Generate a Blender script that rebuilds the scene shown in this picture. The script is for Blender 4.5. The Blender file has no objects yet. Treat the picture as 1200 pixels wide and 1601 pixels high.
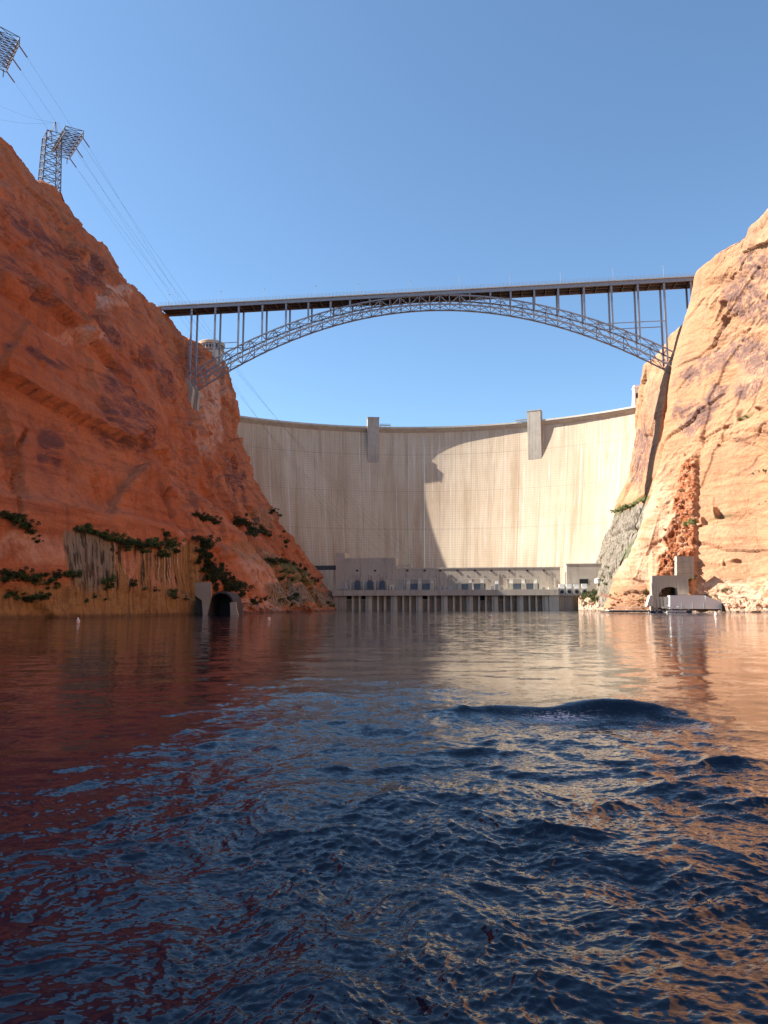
import bpy, bmesh, math, random
import numpy as np
from mathutils import Vector, Matrix, Quaternion
random.seed(7); RNG = np.random.default_rng(11)
R = math.radians
# ------------------------------------------------------------------ camera, sky, sun, exposure
scene = bpy.context.scene
PITCH = math.atan(149 / 1156.0)
cd = bpy.data.cameras.new('camera'); cam = bpy.data.objects.new('camera', cd)
scene.collection.objects.link(cam); scene.camera = cam
cam.location = (0, 0, 2.4); cam.rotation_euler = (math.pi / 2 + PITCH, 0, 0)
cd.sensor_fit = 'VERTICAL'; cd.sensor_height = 36; cd.lens = 26.0; cd.clip_start = .1; cd.clip_end = 8000
SUN_EL, SUN_AZ = R(42.5), R(3)            # sun to the left (-x), turned 3 degrees away from the viewer
sdir = Vector((-math.cos(SUN_EL) * math.cos(SUN_AZ), math.cos(SUN_EL) * math.sin(SUN_AZ), math.sin(SUN_EL)))
w = bpy.data.worlds.new('World'); scene.world = w; w.use_nodes = True
wn = w.node_tree.nodes; wl = w.node_tree.links; wn.clear()
sky = wn.new('ShaderNodeTexSky'); sky.sky_type = 'NISHITA'; sky.sun_disc = False
sky.sun_elevation = SUN_EL; sky.sun_rotation = R(270) + SUN_AZ
sky.altitude = 1100; sky.air_density = 1.0; sky.dust_density = 1.0; sky.ozone_density = .9
bg = wn.new('ShaderNodeBackground'); bg.inputs[1].default_value = .094
wo = wn.new('ShaderNodeOutputWorld'); tint = wn.new('ShaderNodeMix'); tint.data_type = 'RGBA'; tint.blend_type = 'MULTIPLY'; tint.inputs[0].default_value = 1; tint.inputs[7].default_value = (.80, .96, 1.01, 1); wl.new(sky.outputs[0], tint.inputs[6]); wl.new(tint.outputs[2], bg.inputs[0]); wl.new(bg.outputs[0], wo.inputs[0])
sl = bpy.data.lights.new('sun', 'SUN'); sl.energy = 5.0; sl.angle = R(.5); sl.color = (1, .95, .87)
so = bpy.data.objects.new('sun', sl); scene.collection.objects.link(so)
so.rotation_euler = sdir.to_track_quat('Z', 'Y').to_euler()
vs = scene.view_settings; vs.view_transform = 'Standard'; vs.look = 'None'; vs.gamma = 1; vs.exposure = 1.32
vs.use_curve_mapping = False

# ------------------------------------------------------------------ measuring: pixels of the photograph to metres
F = 1156.0; CH = 2.4; cP = math.cos(PITCH); sP = math.sin(PITCH)
def T(py):
    r = (800.5 - py) / F
    return (sP + r * cP) / (cP - r * sP)
def uY(px, py, Y):
    z = Y * T(py); return Vector(((px - 600) / F * (Y * cP + z * sP), Y, z + CH))
def uZ(px, py, Z): return uY(px, py, (Z - CH) / T(py))
def uL(px, py, A, B):
    t = T(py); k = (px - 600) / F * (cP + t * sP); dx, dy = B[0] - A[0], B[1] - A[1]
    u = (k * A[1] - A[0]) / (dx - k * dy); Y = A[1] + u * dy
    return Vector((k * Y, Y, t * Y + CH)), u
def proj(P):
    z = P[:, 2] - CH; d = np.maximum(P[:, 1] * cP + z * sP, .1)
    return 600 + F * P[:, 0] / d, 800.5 - F * (z * cP - P[:, 1] * sP) / d

# ------------------------------------------------------------------ noise
_perm = RNG.permutation(256).astype(np.int64); _perm = np.concatenate([_perm, _perm, _perm])
_g = RNG.normal(size=(256, 3)).astype(np.float32); _g /= np.linalg.norm(_g, axis=1)[:, None]
def perlin(P):
    P = np.asarray(P, np.float32); i = np.floor(P).astype(np.int64); f = P - i
    u = f * f * f * (f * (f * 6 - 15) + 10); i &= 255
    out = 0
    for a in (0, 1):
        for b in (0, 1):
            for c in (0, 1):
                h = _perm[_perm[_perm[i[:, 0] + a] + i[:, 1] + b] + i[:, 2] + c]; g = _g[h]
                dt = g[:, 0] * (f[:, 0] - a) + g[:, 1] * (f[:, 1] - b) + g[:, 2] * (f[:, 2] - c)
                wgt = (u[:, 0] if a else 1 - u[:, 0]) * (u[:, 1] if b else 1 - u[:, 1]) * (u[:, 2] if c else 1 - u[:, 2])
                out = out + dt * wgt
    return out * 1.5
def fbm(P, n=4, gain=.5):
    o = 0; a = 1
    for k in range(n):
        o = o + a * perlin(P * (2 ** k) + 17.3 * k); a *= gain
    return o
def sstep(a, b, x):
    t = np.clip((x - a) / (b - a), 0, 1); return t * t * (3 - 2 * t)

# ------------------------------------------------------------------ materials
def mat(name, col=(.5, .5, .5), rough=.7, metal=0, spec=.5):
    m = bpy.data.materials.new(name); m.use_nodes = True
    b = m.node_tree.nodes['Principled BSDF']
    b.inputs['Base Color'].default_value = (*col, 1); b.inputs['Roughness'].default_value = rough
    b.inputs['Metallic'].default_value = metal; b.inputs['Specular IOR Level'].default_value = spec
    return m
class NT:
    def __init__(s, m): s.t = m.node_tree; s.n = s.t.nodes; s.l = s.t.links; s.b = s.n['Principled BSDF']
    def put(s, sock, v):
        if hasattr(v, 'is_linked') or isinstance(v, bpy.types.NodeSocket): s.l.new(v, sock)
        else:
            try: sock.default_value = v
            except Exception: sock.default_value = (*v, 1)
    def pos(s): return s.n.new('ShaderNodeNewGeometry').outputs['Position']
    def obj(s): return s.n.new('ShaderNodeTexCoord').outputs['Object']
    def uv(s): return s.n.new('ShaderNodeTexCoord').outputs['UV']
    def mapp(s, v, sc=(1, 1, 1), rot=(0, 0, 0), loc=(0, 0, 0)):
        k = s.n.new('ShaderNodeMapping'); s.l.new(v, k.inputs[0]); k.inputs['Scale'].default_value = sc
        k.inputs['Rotation'].default_value = rot; k.inputs['Location'].default_value = loc; return k.outputs[0]
    def noise(s, v, scale, detail=5, rough=.55, dist=0):
        k = s.n.new('ShaderNodeTexNoise'); s.l.new(v, k.inputs['Vector']); k.inputs['Scale'].default_value = scale
        k.inputs['Detail'].default_value = detail; k.inputs['Roughness'].default_value = rough
        k.inputs['Distortion'].default_value = dist; return k.outputs['Fac']
    def voro(s, v, scale, feature='DISTANCE_TO_EDGE'):
        k = s.n.new('ShaderNodeTexVoronoi'); k.feature = feature; s.l.new(v, k.inputs['Vector'])
        k.inputs['Scale'].default_value = scale; return k.outputs['Distance']
    def ramp(s, v, a, b, lo=0., hi=1.):
        k = s.n.new('ShaderNodeMapRange'); k.interpolation_type = 'SMOOTHSTEP'; s.l.new(v, k.inputs[0])
        k.inputs[1].default_value = a; k.inputs[2].default_value = b; k.inputs[3].default_value = lo; k.inputs[4].default_value = hi
        return k.outputs[0]
    def mix(s, f, a, b, mode='MIX'):
        k = s.n.new('ShaderNodeMix'); k.data_type = 'RGBA'; k.blend_type = mode; k.clamp_factor = True
        for sock, v in ((k.inputs[0], f), (k.inputs[6], a), (k.inputs[7], b)): s.put(sock, v if not isinstance(v, tuple) else (*v, 1)[:4])
        return k.outputs[2]
    def math(s, op, a, b=0.):
        k = s.n.new('ShaderNodeMath'); k.operation = op; s.put(k.inputs[0], a); s.put(k.inputs[1], b); return k.outputs[0]
    def attr(s, name):
        k = s.n.new('ShaderNodeAttribute'); k.attribute_name = name; return k.outputs['Fac']
    def bump(s, h, strength=.5, dist=1., prev=None):
        k = s.n.new('ShaderNodeBump'); s.l.new(h, k.inputs['Height']); k.inputs['Strength'].default_value = strength
        k.inputs['Distance'].default_value = dist
        if prev is not None: s.l.new(prev, k.inputs['Normal'])
        return k.outputs[0]

def rock_mat(name, c1, c2, c3, varn, pale, dip, dark_amt=1.):
    m = mat(name, c1, .92, spec=.15); t = NT(m); P = t.pos()
    n1 = t.noise(P, .018, 6, .6, .6); col = t.mix(t.ramp(n1, .35, .65), c1, c2)
    lay = t.mapp(P, (.02, .02, .3), dip)                      # bedding
    n2 = t.noise(lay, 1.3, 6, .65, .5); col = t.mix(t.ramp(n2, .48, .68, 0, .75), col, c3)
    n3 = t.noise(t.mapp(P, (.25, .25, .02)), 1., 5, .6); col = t.mix(t.ramp(n3, .5, .75, 0, .45 * dark_amt), col, varn)  # streaks
    n4 = t.noise(P, .25, 6, .65, .8); col = t.mix(t.ramp(n4, .28, .5, .3 * dark_amt, 0), col, varn)
    fine = t.noise(P, 1.3, 5, .7); col = t.mix(t.ramp(fine, .35, .55, .25 * dark_amt, 0), col, varn)
    v = t.math('MULTIPLY', t.attr('varnish'), t.ramp(t.noise(t.mapp(P, (.05, .035, .16), dip), 2.4, 9, .76, .7), .38, .58) if dark_amt > .9 else t.ramp(t.noise(t.mapp(P, (.05, .09, .09), dip), 1.6, 9, .78, 1.1), .42, .52))
    col = t.mix(t.math('MULTIPLY', v, .85), col, varn)
    p = t.math('MULTIPLY', t.attr('pale'), t.ramp(t.noise(P, .15, 6, .7, .6), .36, .6)); col = t.mix(p, col, pale)
    # seeping wall: hanging stripes of dark, ochre and whitish mineral
    st = t.mapp(P, (.95, .95, .022), (R(-9), 0, 0)); s1 = t.noise(st, 1.0, 4, .6); s2 = t.noise(t.mapp(P, (1.2, 1.2, .03), (R(-9), 0, 0), (7, 3, 1)), 1., 3, .5)
    sc = t.mix(t.ramp(s1, .40, .53), (.06, .045, .038), (.36, .19, .075))
    sc = t.mix(t.ramp(s2, .60, .68), sc, (.60, .46, .38)); sc = t.mix(t.ramp(s2, .40, .30), sc, (.03, .025, .022))
    sc = t.mix(t.ramp(t.noise(t.mapp(P, (.16, .16, .03), (R(-9), 0, 0), (2, 9, 0)), 1., 3, .5), .52, .6, 0, .75), sc, (.52, .24, .15))
    col = t.mix(t.attr('seep'), col, sc)
    oc = t.mix(t.ramp(s1, .35, .6), (.24, .12, .05), (.38, .21, .08)); oc = t.mix(t.ramp(t.noise(P, .5, 5, .7), .5, .7, 0, .6), oc, (.06, .05, .03))
    col = t.mix(t.attr('ochre'), col, oc)
    col = t.mix(t.attr('red'), col, t.mix(t.ramp(fine, .35, .6), (.10, .025, .012), (.42, .15, .065)))
    col = t.mix(t.attr('grey'), col, t.mix(t.ramp(s1, .4, .55), (.05, .045, .035), (.25, .225, .18)))
    col = t.mix(t.attr('green'), col, t.mix(t.ramp(fine, .35, .6), (.03, .045, .012), (.10, .13, .04)))
    zz_ = t.n.new('ShaderNodeSeparateXYZ'); t.l.new(P, zz_.inputs[0]); wet = t.ramp(t.math('ADD', zz_.outputs[2], t.math('MULTIPLY', fine, 1.2)), 1.9, .9, 0, .55)
    col = t.mix(wet, col, (.05, .035, .028)); t.l.new(col, t.b.inputs['Base Color'])
    cr = t.ramp(t.voro(t.mapp(P, (.08, .08, .05), dip), 1.2), .0, .05)
    h = t.math('ADD', t.math('MULTIPLY', fine, .6), t.math('MULTIPLY', t.noise(t.mapp(P, (.25, .25, 1.3), dip), 1., 6, .7, .5), .8))
    h = t.math('ADD', h, t.math('MULTIPLY', cr, .25))
    h = t.math('ADD', h, t.math('MULTIPLY', n4, 1.4))
    t.l.new(t.bump(h, .6 if dark_amt > .9 else .5, 1.0), t.b.inputs['Normal'])
    return m
ROCK_L = rock_mat('red_sandstone', (.48, .14, .055), (.57, .205, .095), (.34, .09, .038), (.12, .055, .055), (.62, .33, .22), (R(6), R(4), 0))
ROCK_R = rock_mat('buff_sandstone', (.44, .225, .115), (.50, .275, .155), (.36, .155, .075), (.15, .088, .08), (.62, .43, .29), (R(22), R(-14), 0), .7)

# ------------------------------------------------------------------ object helpers
COL = scene.collection
def link(o, parent=None):
    COL.objects.link(o)
    if parent: o.parent = parent
    return o
def tag(o, label=None, cat=None, group=None, kind=None):
    if label: o['label'] = label
    if cat: o['category'] = cat
    if group: o['group'] = group
    if kind: o['kind'] = kind
    return o
def thing(name, label, cat, loc, group=None):
    o = bpy.data.objects.new(name, None); o.empty_display_size = .5; COL.objects.link(o); o.location = loc
    return tag(o, label, cat, group)
def mesh_np(name, V, Q, m, smooth=True, attrs=None, parent=None, uv=None):
    me = bpy.data.meshes.new(name); V = np.ascontiguousarray(V, np.float32); Q = np.ascontiguousarray(Q, np.int32); k = Q.shape[1]
    me.vertices.add(len(V)); me.vertices.foreach_set('co', V.ravel()); me.loops.add(Q.size); me.loops.foreach_set('vertex_index', Q.ravel())
    me.polygons.add(len(Q)); me.polygons.foreach_set('loop_start', np.arange(0, Q.size, k, dtype=np.int32))
    me.polygons.foreach_set('use_smooth', np.full(len(Q), smooth))
    for a, v in (attrs or {}).items():
        at = me.attributes.new(a, 'FLOAT', 'POINT'); at.data.foreach_set('value', np.ascontiguousarray(v, np.float32))
    if uv is not None:
        l = me.uv_layers.new(name='UVMap'); l.data.foreach_set('uv', np.ascontiguousarray(uv[Q.ravel()], np.float32).ravel())
    me.update(calc_edges=True); me.materials.append(m)
    return link(bpy.data.objects.new(name, me), parent)
def gridq(nu, nv, flip=False):
    i = np.arange(nu * nv).reshape(nu, nv); a, b, c, d = i[:-1, :-1].ravel(), i[1:, :-1].ravel(), i[1:, 1:].ravel(), i[:-1, 1:].ravel()
    return np.stack([a, d, c, b] if flip else [a, b, c, d], 1)
def build(name, bm, m, parent=None, smooth=False):
    me = bpy.data.meshes.new(name)
    for f in bm.faces: f.smooth = smooth
    bm.to_mesh(me); bm.free(); me.materials.append(m); return link(bpy.data.objects.new(name, me), parent)
def add_box(bm, lo, hi, M=None):
    vs_ = [bm.verts.new((x, y, z)) for x in (lo[0], hi[0]) for y in (lo[1], hi[1]) for z in (lo[2], hi[2])]
    for f in ((0, 1, 3, 2), (4, 6, 7, 5), (0, 4, 5, 1), (2, 3, 7, 6), (0, 2, 6, 4), (1, 5, 7, 3)): bm.faces.new([vs_[i] for i in f])
    if M is not None:
        for v in vs_: v.co = M @ v.co
def add_cyl(bm, A, B, r0, r1=None, n=10):
    A = Vector(A); B = Vector(B); r1 = r0 if r1 is None else r1; q = (B - A).to_track_quat('Z', 'Y')
    ra = [bm.verts.new(A + q @ Vector((r0 * math.cos(2 * math.pi * i / n), r0 * math.sin(2 * math.pi * i / n), 0))) for i in range(n)]
    rb = [bm.verts.new(B + q @ Vector((r1 * math.cos(2 * math.pi * i / n), r1 * math.sin(2 * math.pi * i / n), 0))) for i in range(n)]
    for i in range(n): bm.faces.new((ra[i], ra[(i + 1) % n], rb[(i + 1) % n], rb[i]))
    bm.faces.new(ra[::-1]); bm.faces.new(rb)
def box(name, lo, hi, m, parent=None, off=(0, 0, 0)):
    bm = bmesh.new(); o = Vector(off); add_box(bm, Vector(lo) - o, Vector(hi) - o)
    r = build(name, bm, m, parent); return r
_beams = {}
def beam(name, A, B, w_, h_, m, parent, up=Vector((0, 0, 1))):
    """one straight member; alike members share one bevel-free box of unit size"""
    if m.name not in _beams:
        bm = bmesh.new(); add_box(bm, (-.5, -.5, -.5), (.5, .5, .5)); me = bpy.data.meshes.new('member'); bm.to_mesh(me); bm.free()
        me.materials.append(m); _beams[m.name] = me
    A = Vector(A); B = Vector(B); d = B - A; L = d.length; y = d.normalized()
    x = y.cross(up)
    if x.length < .05: x = y.cross(Vector((0, 1, 0)))
    x.normalize(); z = x.cross(y)
    M = Matrix(((x.x * w_, y.x * L, z.x * h_, 0), (x.y * w_, y.y * L, z.y * h_, 0), (x.z * w_, y.z * L, z.z * h_, 0), (0, 0, 0, 1)))
    M.translation = (A + B) / 2 - (parent.location if parent else Vector())
    o = bpy.data.objects.new(name, _beams[m.name]); COL.objects.link(o)
    if parent: o.parent = parent
    o.matrix_local = M; return o

# ------------------------------------------------------------------ canyon cliffs
def catmull(C, n, axis=0, closed=False, lin=.35):
    """resample control points along the axis at n even parameters (a rounded polyline)"""
    C = np.moveaxis(np.asarray(C, float), axis, 0); m = len(C)
    t = np.linspace(0, m - 1, n) if np.isscalar(n) else np.asarray(n)
    i = np.clip(np.floor(t).astype(int), 0, m - 2); f = (t - i).reshape((-1,) + (1,) * (C.ndim - 1))
    p0, p1, p2, p3 = C[np.maximum(i - 1, 0)], C[i], C[i + 1], C[np.minimum(i + 2, m - 1)]
    cr = .5 * (2 * p1 + (p2 - p0) * f + (2 * p0 - 5 * p1 + 4 * p2 - p3) * f ** 2 + (3 * p1 - p0 - 3 * p2 + p3) * f ** 3)
    return np.moveaxis(cr * (1 - lin) + (p1 * (1 - f) + p2 * f) * lin, 0, axis)
def params(C, step, lo, hi):
    """parameters spaced by real length along the first axis, dense between stations lo and hi"""
    seg = np.linalg.norm(np.diff(C, axis=0), axis=2); seg = np.median(seg, axis=1) if C.shape[1] > 2 else seg.mean(1)
    out = []
    for k, s_ in enumerate(seg):
        n = max(2, int(s_ / (step if lo <= k < hi else 8))); out += list(k + np.arange(n) / n)
    return np.array(out + [len(seg)])
def segd(px, py, pts):
    d = np.full(px.shape, 1e9)
    for (x0, y0), (x1, y1) in zip(pts[:-1], pts[1:]):
        dx, dy = x1 - x0, y1 - y0; t = np.clip(((px - x0) * dx + (py - y0) * dy) / (dx * dx + dy * dy), 0, 1)
        d = np.minimum(d, np.hypot(px - x0 - t * dx, py - y0 - t * dy))
    return d
def blob(px, py, x, y, rx, ry, a=0):
    ca, sa = math.cos(R(a)), math.sin(R(a)); u = ((px - x) * ca + (py - y) * sa) / rx; v = (-(px - x) * sa + (py - y) * ca) / ry
    return sstep(1.15, .75, np.hypot(u, v))
def facets(Q, tilt, off, seed):
    """flat jointed slabs: every cell of a jittered lattice is one plane with its own offset and tilt"""
    i0 = np.floor(Q).astype(np.int64); best = np.full(len(Q), 1e9, np.float32); out = np.zeros(len(Q), np.float32)
    for a in (-1, 0, 1):
        for b in (-1, 0, 1):
            for c in (-1, 0, 1):
                j = i0 + (a, b, c); jj = (j + seed) & 255; h = _perm[_perm[_perm[jj[:, 0]] + jj[:, 1]] + jj[:, 2]]
                r = np.stack([((h * 37 + 11) % 251) / 251., ((h * 91 + 7) % 241) / 241., ((h * 53 + 29) % 239) / 239.], 1)
                dv = Q - (j + .1 + .8 * r); d2 = (dv ** 2).sum(1); m = d2 < best; best[m] = d2[m]
                g = _g[h[m]]; out[m] = off * (((h[m] * 17) % 101) / 50. - 1) + tilt * (g * dv[m]).sum(1)
    return out
def rock_disp(P, dipy, dipx, slab=1.3, big=3.5, crack=.6, ori=0):
    Wp = P + np.stack([perlin(P / 33 + 5), perlin(P / 33 + 9), perlin(P / 33 + 14)], 1) * 9
    d = .8 * big * fbm(P / 75, 2); Wq = P + (Wp - P) * .35
    yy = P[:, 1] * .9 + P[:, 0] * .45; zr = P[:, 2]
    if ori: a_, b_ = yy * .75 - zr * .66, yy * .66 + zr * .75       # joints leaning with the slabs of the right wall
    else:
        a_, b_ = yy - .2 * zr, zr + .12 * yy
        d += facets(np.stack([(yy + .08 * zr + 6 * perlin(P / 50 + 2)) / 24, zr / 95, P[:, 0] / 200], 1), 2.6, 2.0, 61) * sstep(215, 180, zr)
    o3 = (Wq[:, 0] - P[:, 0])
    d += facets(np.stack([(a_ + o3) / 42, b_ / 24 + o3 * .01, P[:, 0] / 80], 1), 1.9, 1.35 * slab, 3)
    d += facets(np.stack([(a_ + o3) / 13, (b_ + o3) / 8, P[:, 0] / 40], 1), .55, .34 * slab, 40)
    d += facets(np.stack([(a_) / 4.2, (b_ + o3) / 2.6, P[:, 0] / 12], 1), .2, .09 * slab, 90)
    q = 4.5 * fbm(np.stack([Wp[:, 0] / 34, Wp[:, 1] / 34, (Wp[:, 2] + dipy * P[:, 1] + dipx * P[:, 0]) / 15], 1), 4, .45); fl = np.floor(q)
    d += slab * (fl + sstep(.86, 1., q - fl)) * .35
    zz = P[:, 2] + dipy * P[:, 1] + dipx * P[:, 0] + 5 * perlin(P / 40 + 3)
    d += .22 * fbm(np.stack([P[:, 0] / 60, P[:, 1] / 60, zz / 3.4], 1), 3, .6)
    n = perlin(np.stack([Wp[:, 0] / 15, Wp[:, 1] / 15, Wp[:, 2] / 90], 1) + 31)
    d -= crack * np.exp(-(n / .03) ** 2) * sstep(0., .25, perlin(P / 45 + 77))
    d += .1 * fbm(P / 3.5, 4, .55)
    return d
def cliff(name, C, m, step, lo, hi, vstep, vlo, vhi, dips, feats, slab=1.3, big=3.5, flip=False):
    C = np.asarray(C, float)                                  # stations x levels x 3
    tu = params(C, step, lo, hi); tv = params(np.moveaxis(C, 0, 1), vstep, vlo, vhi)
    G = catmull(catmull(C, tu, 0), tv, 1); nu, nv = G.shape[:2]
    du = np.gradient(G, axis=0); dv = np.gradient(G, axis=1); N = np.cross(du, dv); N /= np.maximum(np.linalg.norm(N, axis=2, keepdims=True), 1e-6)
    if flip: N = -N
    if not flip:      # the skyline steps down to a level shoulder by the bridge
        G[..., 2] -= np.interp(G[..., 1], [300, 330, 345, 365, 385, 400, 413, 424, 434, 443, 449, 470, 490, 509, 540, 560], [0, -2, 2, -4, 2, 0, 0, 3, 9, 15, 15, 9, 4, 3, 5, 3]) * sstep(150, 212, G[..., 2])
    P = G.reshape(-1, 3); N = N.reshape(-1, 3); px, py = proj(P)
    wob = fbm(P / 12, 3)
    d = rock_disp(P, *dips, slab=slab, big=big, crack=0 if flip else .7, ori=flip); A = {k: np.zeros(len(P)) for k in ('varnish', 'pale', 'seep', 'ochre', 'red', 'grey', 'green')}
    d = feats(P, px, py, wob, d, A)
    P = P + N * d[:, None]
    print(name, nu, nv, nu * nv)
    return tag(mesh_np(name, P, gridq(nu, nv, flip), m, True, A), kind='structure')

LV = [-8, 0, 9, 26, 30, 60, 95, 130, 165, 192, 209]           # heights of the level lines
def stL(Y, xs, rim, zr):
    s_ = [(x, Y, z) for x, z in zip(xs, LV)]; s_.append((rim, Y, zr)); s_ += [(rim - k, Y + k * .03, zr + 2 + k * .02) for k in (9, 20, 40, 80, 160, 320, 700)]; return s_
def near(Y, w_):
    r_ = -175 + .108 * (Y - 313); b0 = w_ - 8; x = [w_ + 1, w_, w_ - 1.5, w_ - 3.5, b0]
    return x + [b0 + (r_ - b0) * f for f in (.13, .27, .45, .64, .82, .94)], r_
stat = []
for Y, w_, zr in [(-400, -125, 216), (-150, -112, 216), (0, -100, 216), (100, -87, 216), (153, -77, 216), (200, -65, 216), (250, -60, 216)]:
    x, r_ = near(Y, w_); stat.append(stL(Y, x, r_, zr))
stat.append(stL(300, [-54, -55, -60, -68, -75, -93, -106, -123, -145, -161, -172], -176.4, 215))
stat.append(stL(340, [-51, -52, -58, -66, -72, -94, -106, -120, -141, -157, -168], -172.1, 215))
stat.append(stL(365, [-48, -50, -56, -65, -70, -93, -105, -119, -139, -155, -166], -169.5, 217))
stat.append(stL(400, [-46, -47, -53, -63, -68, -91, -104, -117, -136, -151, -162], -165.8, 214))
stat.append(stL(445, [-43, -45, -51, -60, -65, -89, -107, -121, -138, -151, -160], -162, 214))
stat.append(stL(505, [-41, -42, -47, -56, -61, -86, -110, -127, -139, -148, -154], -156, 215))
stat.append(stL(550, [-39, -40, -44, -53, -57, -80, -106, -122, -132, -142, -148], -151, 214))
stat.append(stL(595, [-36, -37, -41, -49, -52, -73, -101, -113.5, -121, -127, -133], -137, 213))
stat.append(stL(622, [-36, -37, -42, -53, -56, -84, -115, -128, -135, -141, -147], -151, 213))
stat.append(stL(680, [-60, -60, -65, -80, -90, -110, -140, -160, -170, -175, -180], -185, 213))
stat.append(stL(900, [-260, -260, -262, -265, -270, -280, -290, -295, -300, -305, -310], -320, 213))
def featL(P, px, py, wob, d, A):
    vis = (P[:, 1] > 120)
    d = (d - .7 * d[P[:, 0] > -180].mean()) * (1 - .5 * sstep(178, 205, P[:, 2]) * (P[:, 1] < 560)) - .8
    d += 1.2 * fbm(P / 9, 3) * sstep(178, 205, P[:, 2])
    d -= 7 * blob(px, py, 345, 945, 24, 26) * (P[:, 1] > 200) * (P[:, 1] < 300)
    low = sstep(34, 26, P[:, 2]) * vis
    d *= 1 - .75 * low * (px < 300)                            # the seeping wall is smooth
    smooth = blob(px, py, 60, 640, 150, 190) ; d = d * (1 - .35 * smooth)
    for pts, wd, dep in [([(52, 665), (40, 690), (42, 730), (33, 760), (36, 800)], 2.2, 6.), ([(30, 690), (28, 730), (30, 770)], 1.8, 2.),
                         ([(250, 705), (262, 740), (258, 770), (268, 805)], 2.4, 6.), ([(288, 640), (298, 675), (301, 700)], 2., 3.), ([(283, 610), (290, 655)], 2, 3),
                         ([(330, 705), (355, 745), (388, 795)], 3.6, 9.), ([(20, 440), (60, 470), (100, 505), (138, 528)], 4, 3.5),
                         ([(0, 300), (60, 352), (140, 455)], 1.4, 1.3), ([(0, 345), (70, 398), (120, 440)], 1.4, 1.2), ([(100, 380), (165, 470), (215, 560)], 1.4, 1.3), ([(215, 560), (262, 630), (300, 700)], 1.5, 1.6), ([(200, 470), (250, 560), (296, 640)], 1.4, 1.6), ([(150, 560), (200, 625), (240, 700)], 1.4, 1.2),
                         ([(0, 580), (70, 610), (118, 660)], 1.4, .9), ([(120, 560), (118, 700), (116, 800)], 2.2, 1.), ([(175, 740), (170, 800), (172, 832)], 1.2, .7), ([(300, 480), (292, 560), (300, 610)], 1.6, 2.), ([(395, 760), (440, 808), (470, 850)], 1.5, 1.5), ([(300, 850), (350, 880), (400, 935)], 1.6, 1.6), ([(380, 850), (420, 862), (470, 875)], 1.6, 1.2),
                         ([(277, 840), (280, 940)], 1.6, 2.5), ([(160, 850), (185, 868)], 1.5, 1.)]:
        d -= .7 * dep * np.exp(-(segd(px + wob * 2, py + wob * 3, pts) / (.75 * wd)) ** 2)
    d += 2.5 * sstep(0, 5, py - 560) * blob(px, py, 110, 640, 90, 90) * 0
    # overhanging brow across the near wall
    br = segd(px, py + wob * 6, [(0, 430), (60, 468), (110, 510), (140, 535)]); d += 2.2 * np.exp(-(br / 9) ** 2) * (py < 530)
    for b in [(35, 430, 50, 17, 38), (60, 455, 45, 12, 38), (140, 430, 22, 30, 20), (160, 520, 35, 14, 50), (190, 665, 55, 38, 30), (170, 600, 30, 25, 30), (225, 690, 22, 30), (365, 740, 16, 30),
              (260, 600, 14, 30, -20), (300, 560, 16, 30, 20), (60, 560, 60, 10, 20), (215, 630, 40, 8, 45), (90, 700, 20, 50, 0), (40, 350, 60, 16, 40), (95, 385, 50, 12, 42), (225, 560, 26, 16, 40)]:
        A['varnish'] = np.maximum(A['varnish'], blob(px + wob * 12, py + wob * 12, *b))
    A['varnish'] = np.maximum(A['varnish'], .35 * sstep(.1, .6, wob))
    for b in [(50, 860, 60, 26, 5), (130, 530, 34, 10, 10), (175, 465, 20, 26, 60), (430, 900, 70, 30, 30), (280, 850, 14, 22), (330, 650, 25, 70, 10), (90, 525, 20, 8, 20), (415, 940, 60, 8), (200, 875, 14, 34, 10)]:
        A['pale'] = np.maximum(A['pale'], blob(px + wob * 10, py + wob * 8, *b))
    top = np.interp(px, [0, 95, 100, 150, 200, 240, 280, 310, 330], [960, 960, 826, 838, 852, 862, 850, 850, 900])
    seep = sstep(-4, 4, py - top + wob * 8) * sstep(97, 106, px + (900 - py) * .12 - 4) * sstep(316, 306, px) * vis
    oc = sstep(0, 22, py - np.interp(px, [0, 60, 140, 200, 260, 320], [915, 905, 898, 915, 905, 905]) + wob * 8) * sstep(318, 308, px) * vis
    A['seep'] = seep * (1 - .35 * oc) * (1 - .9 * blob(px, py, 200, 880, 10, 38, -12)); A['ochre'] = np.clip(oc * .9 + .8 * blob(px, py, 298, 900, 14, 60) * seep, 0, 1)
    A['ochre'] = np.maximum(A['ochre'], .5 * blob(px + wob * 8, py + wob * 8, 400, 868, 50, 14, 20))
    gr = sstep(0, 5, py - np.interp(px, [400, 440, 500, 530], [912, 908, 918, 925])) * sstep(405, 425, px - (py - 910) * .4) * vis
    A['seep'] = np.maximum(A['seep'], .75 * gr * (py < 948)); A['ochre'] = np.maximum(A['ochre'], gr * .2); A['seep'] = np.maximum(A['seep'], .95 * gr * (py < 946)); A['grey'] = np.maximum(.55 * gr * (py < 946), .85 * seep * blob(px + wob * 6, py, 135, 868, 42, 60, -15))
    A['green'] = np.maximum(.8 * blob(px + wob * 8, py + wob * 8, 450, 888, 40, 9, 15), .7 * blob(px + wob * 5, py + wob * 6, 470, 908, 50, 5, 8))
    A['seep'] = np.maximum(A['seep'], .8 * blob(px + wob * 5, py, 460, 897, 38, 12, 12)); A['seep'] = np.maximum(A['seep'], .6 * blob(px, py, 408, 812, 22, 16, 30))
    return d
left_cliff = cliff('left_cliff', stat, ROCK_L, .75, 4, 14, .7, 0, 11, (.03, -.03), featL, slab=1.8, flip=False)

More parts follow.
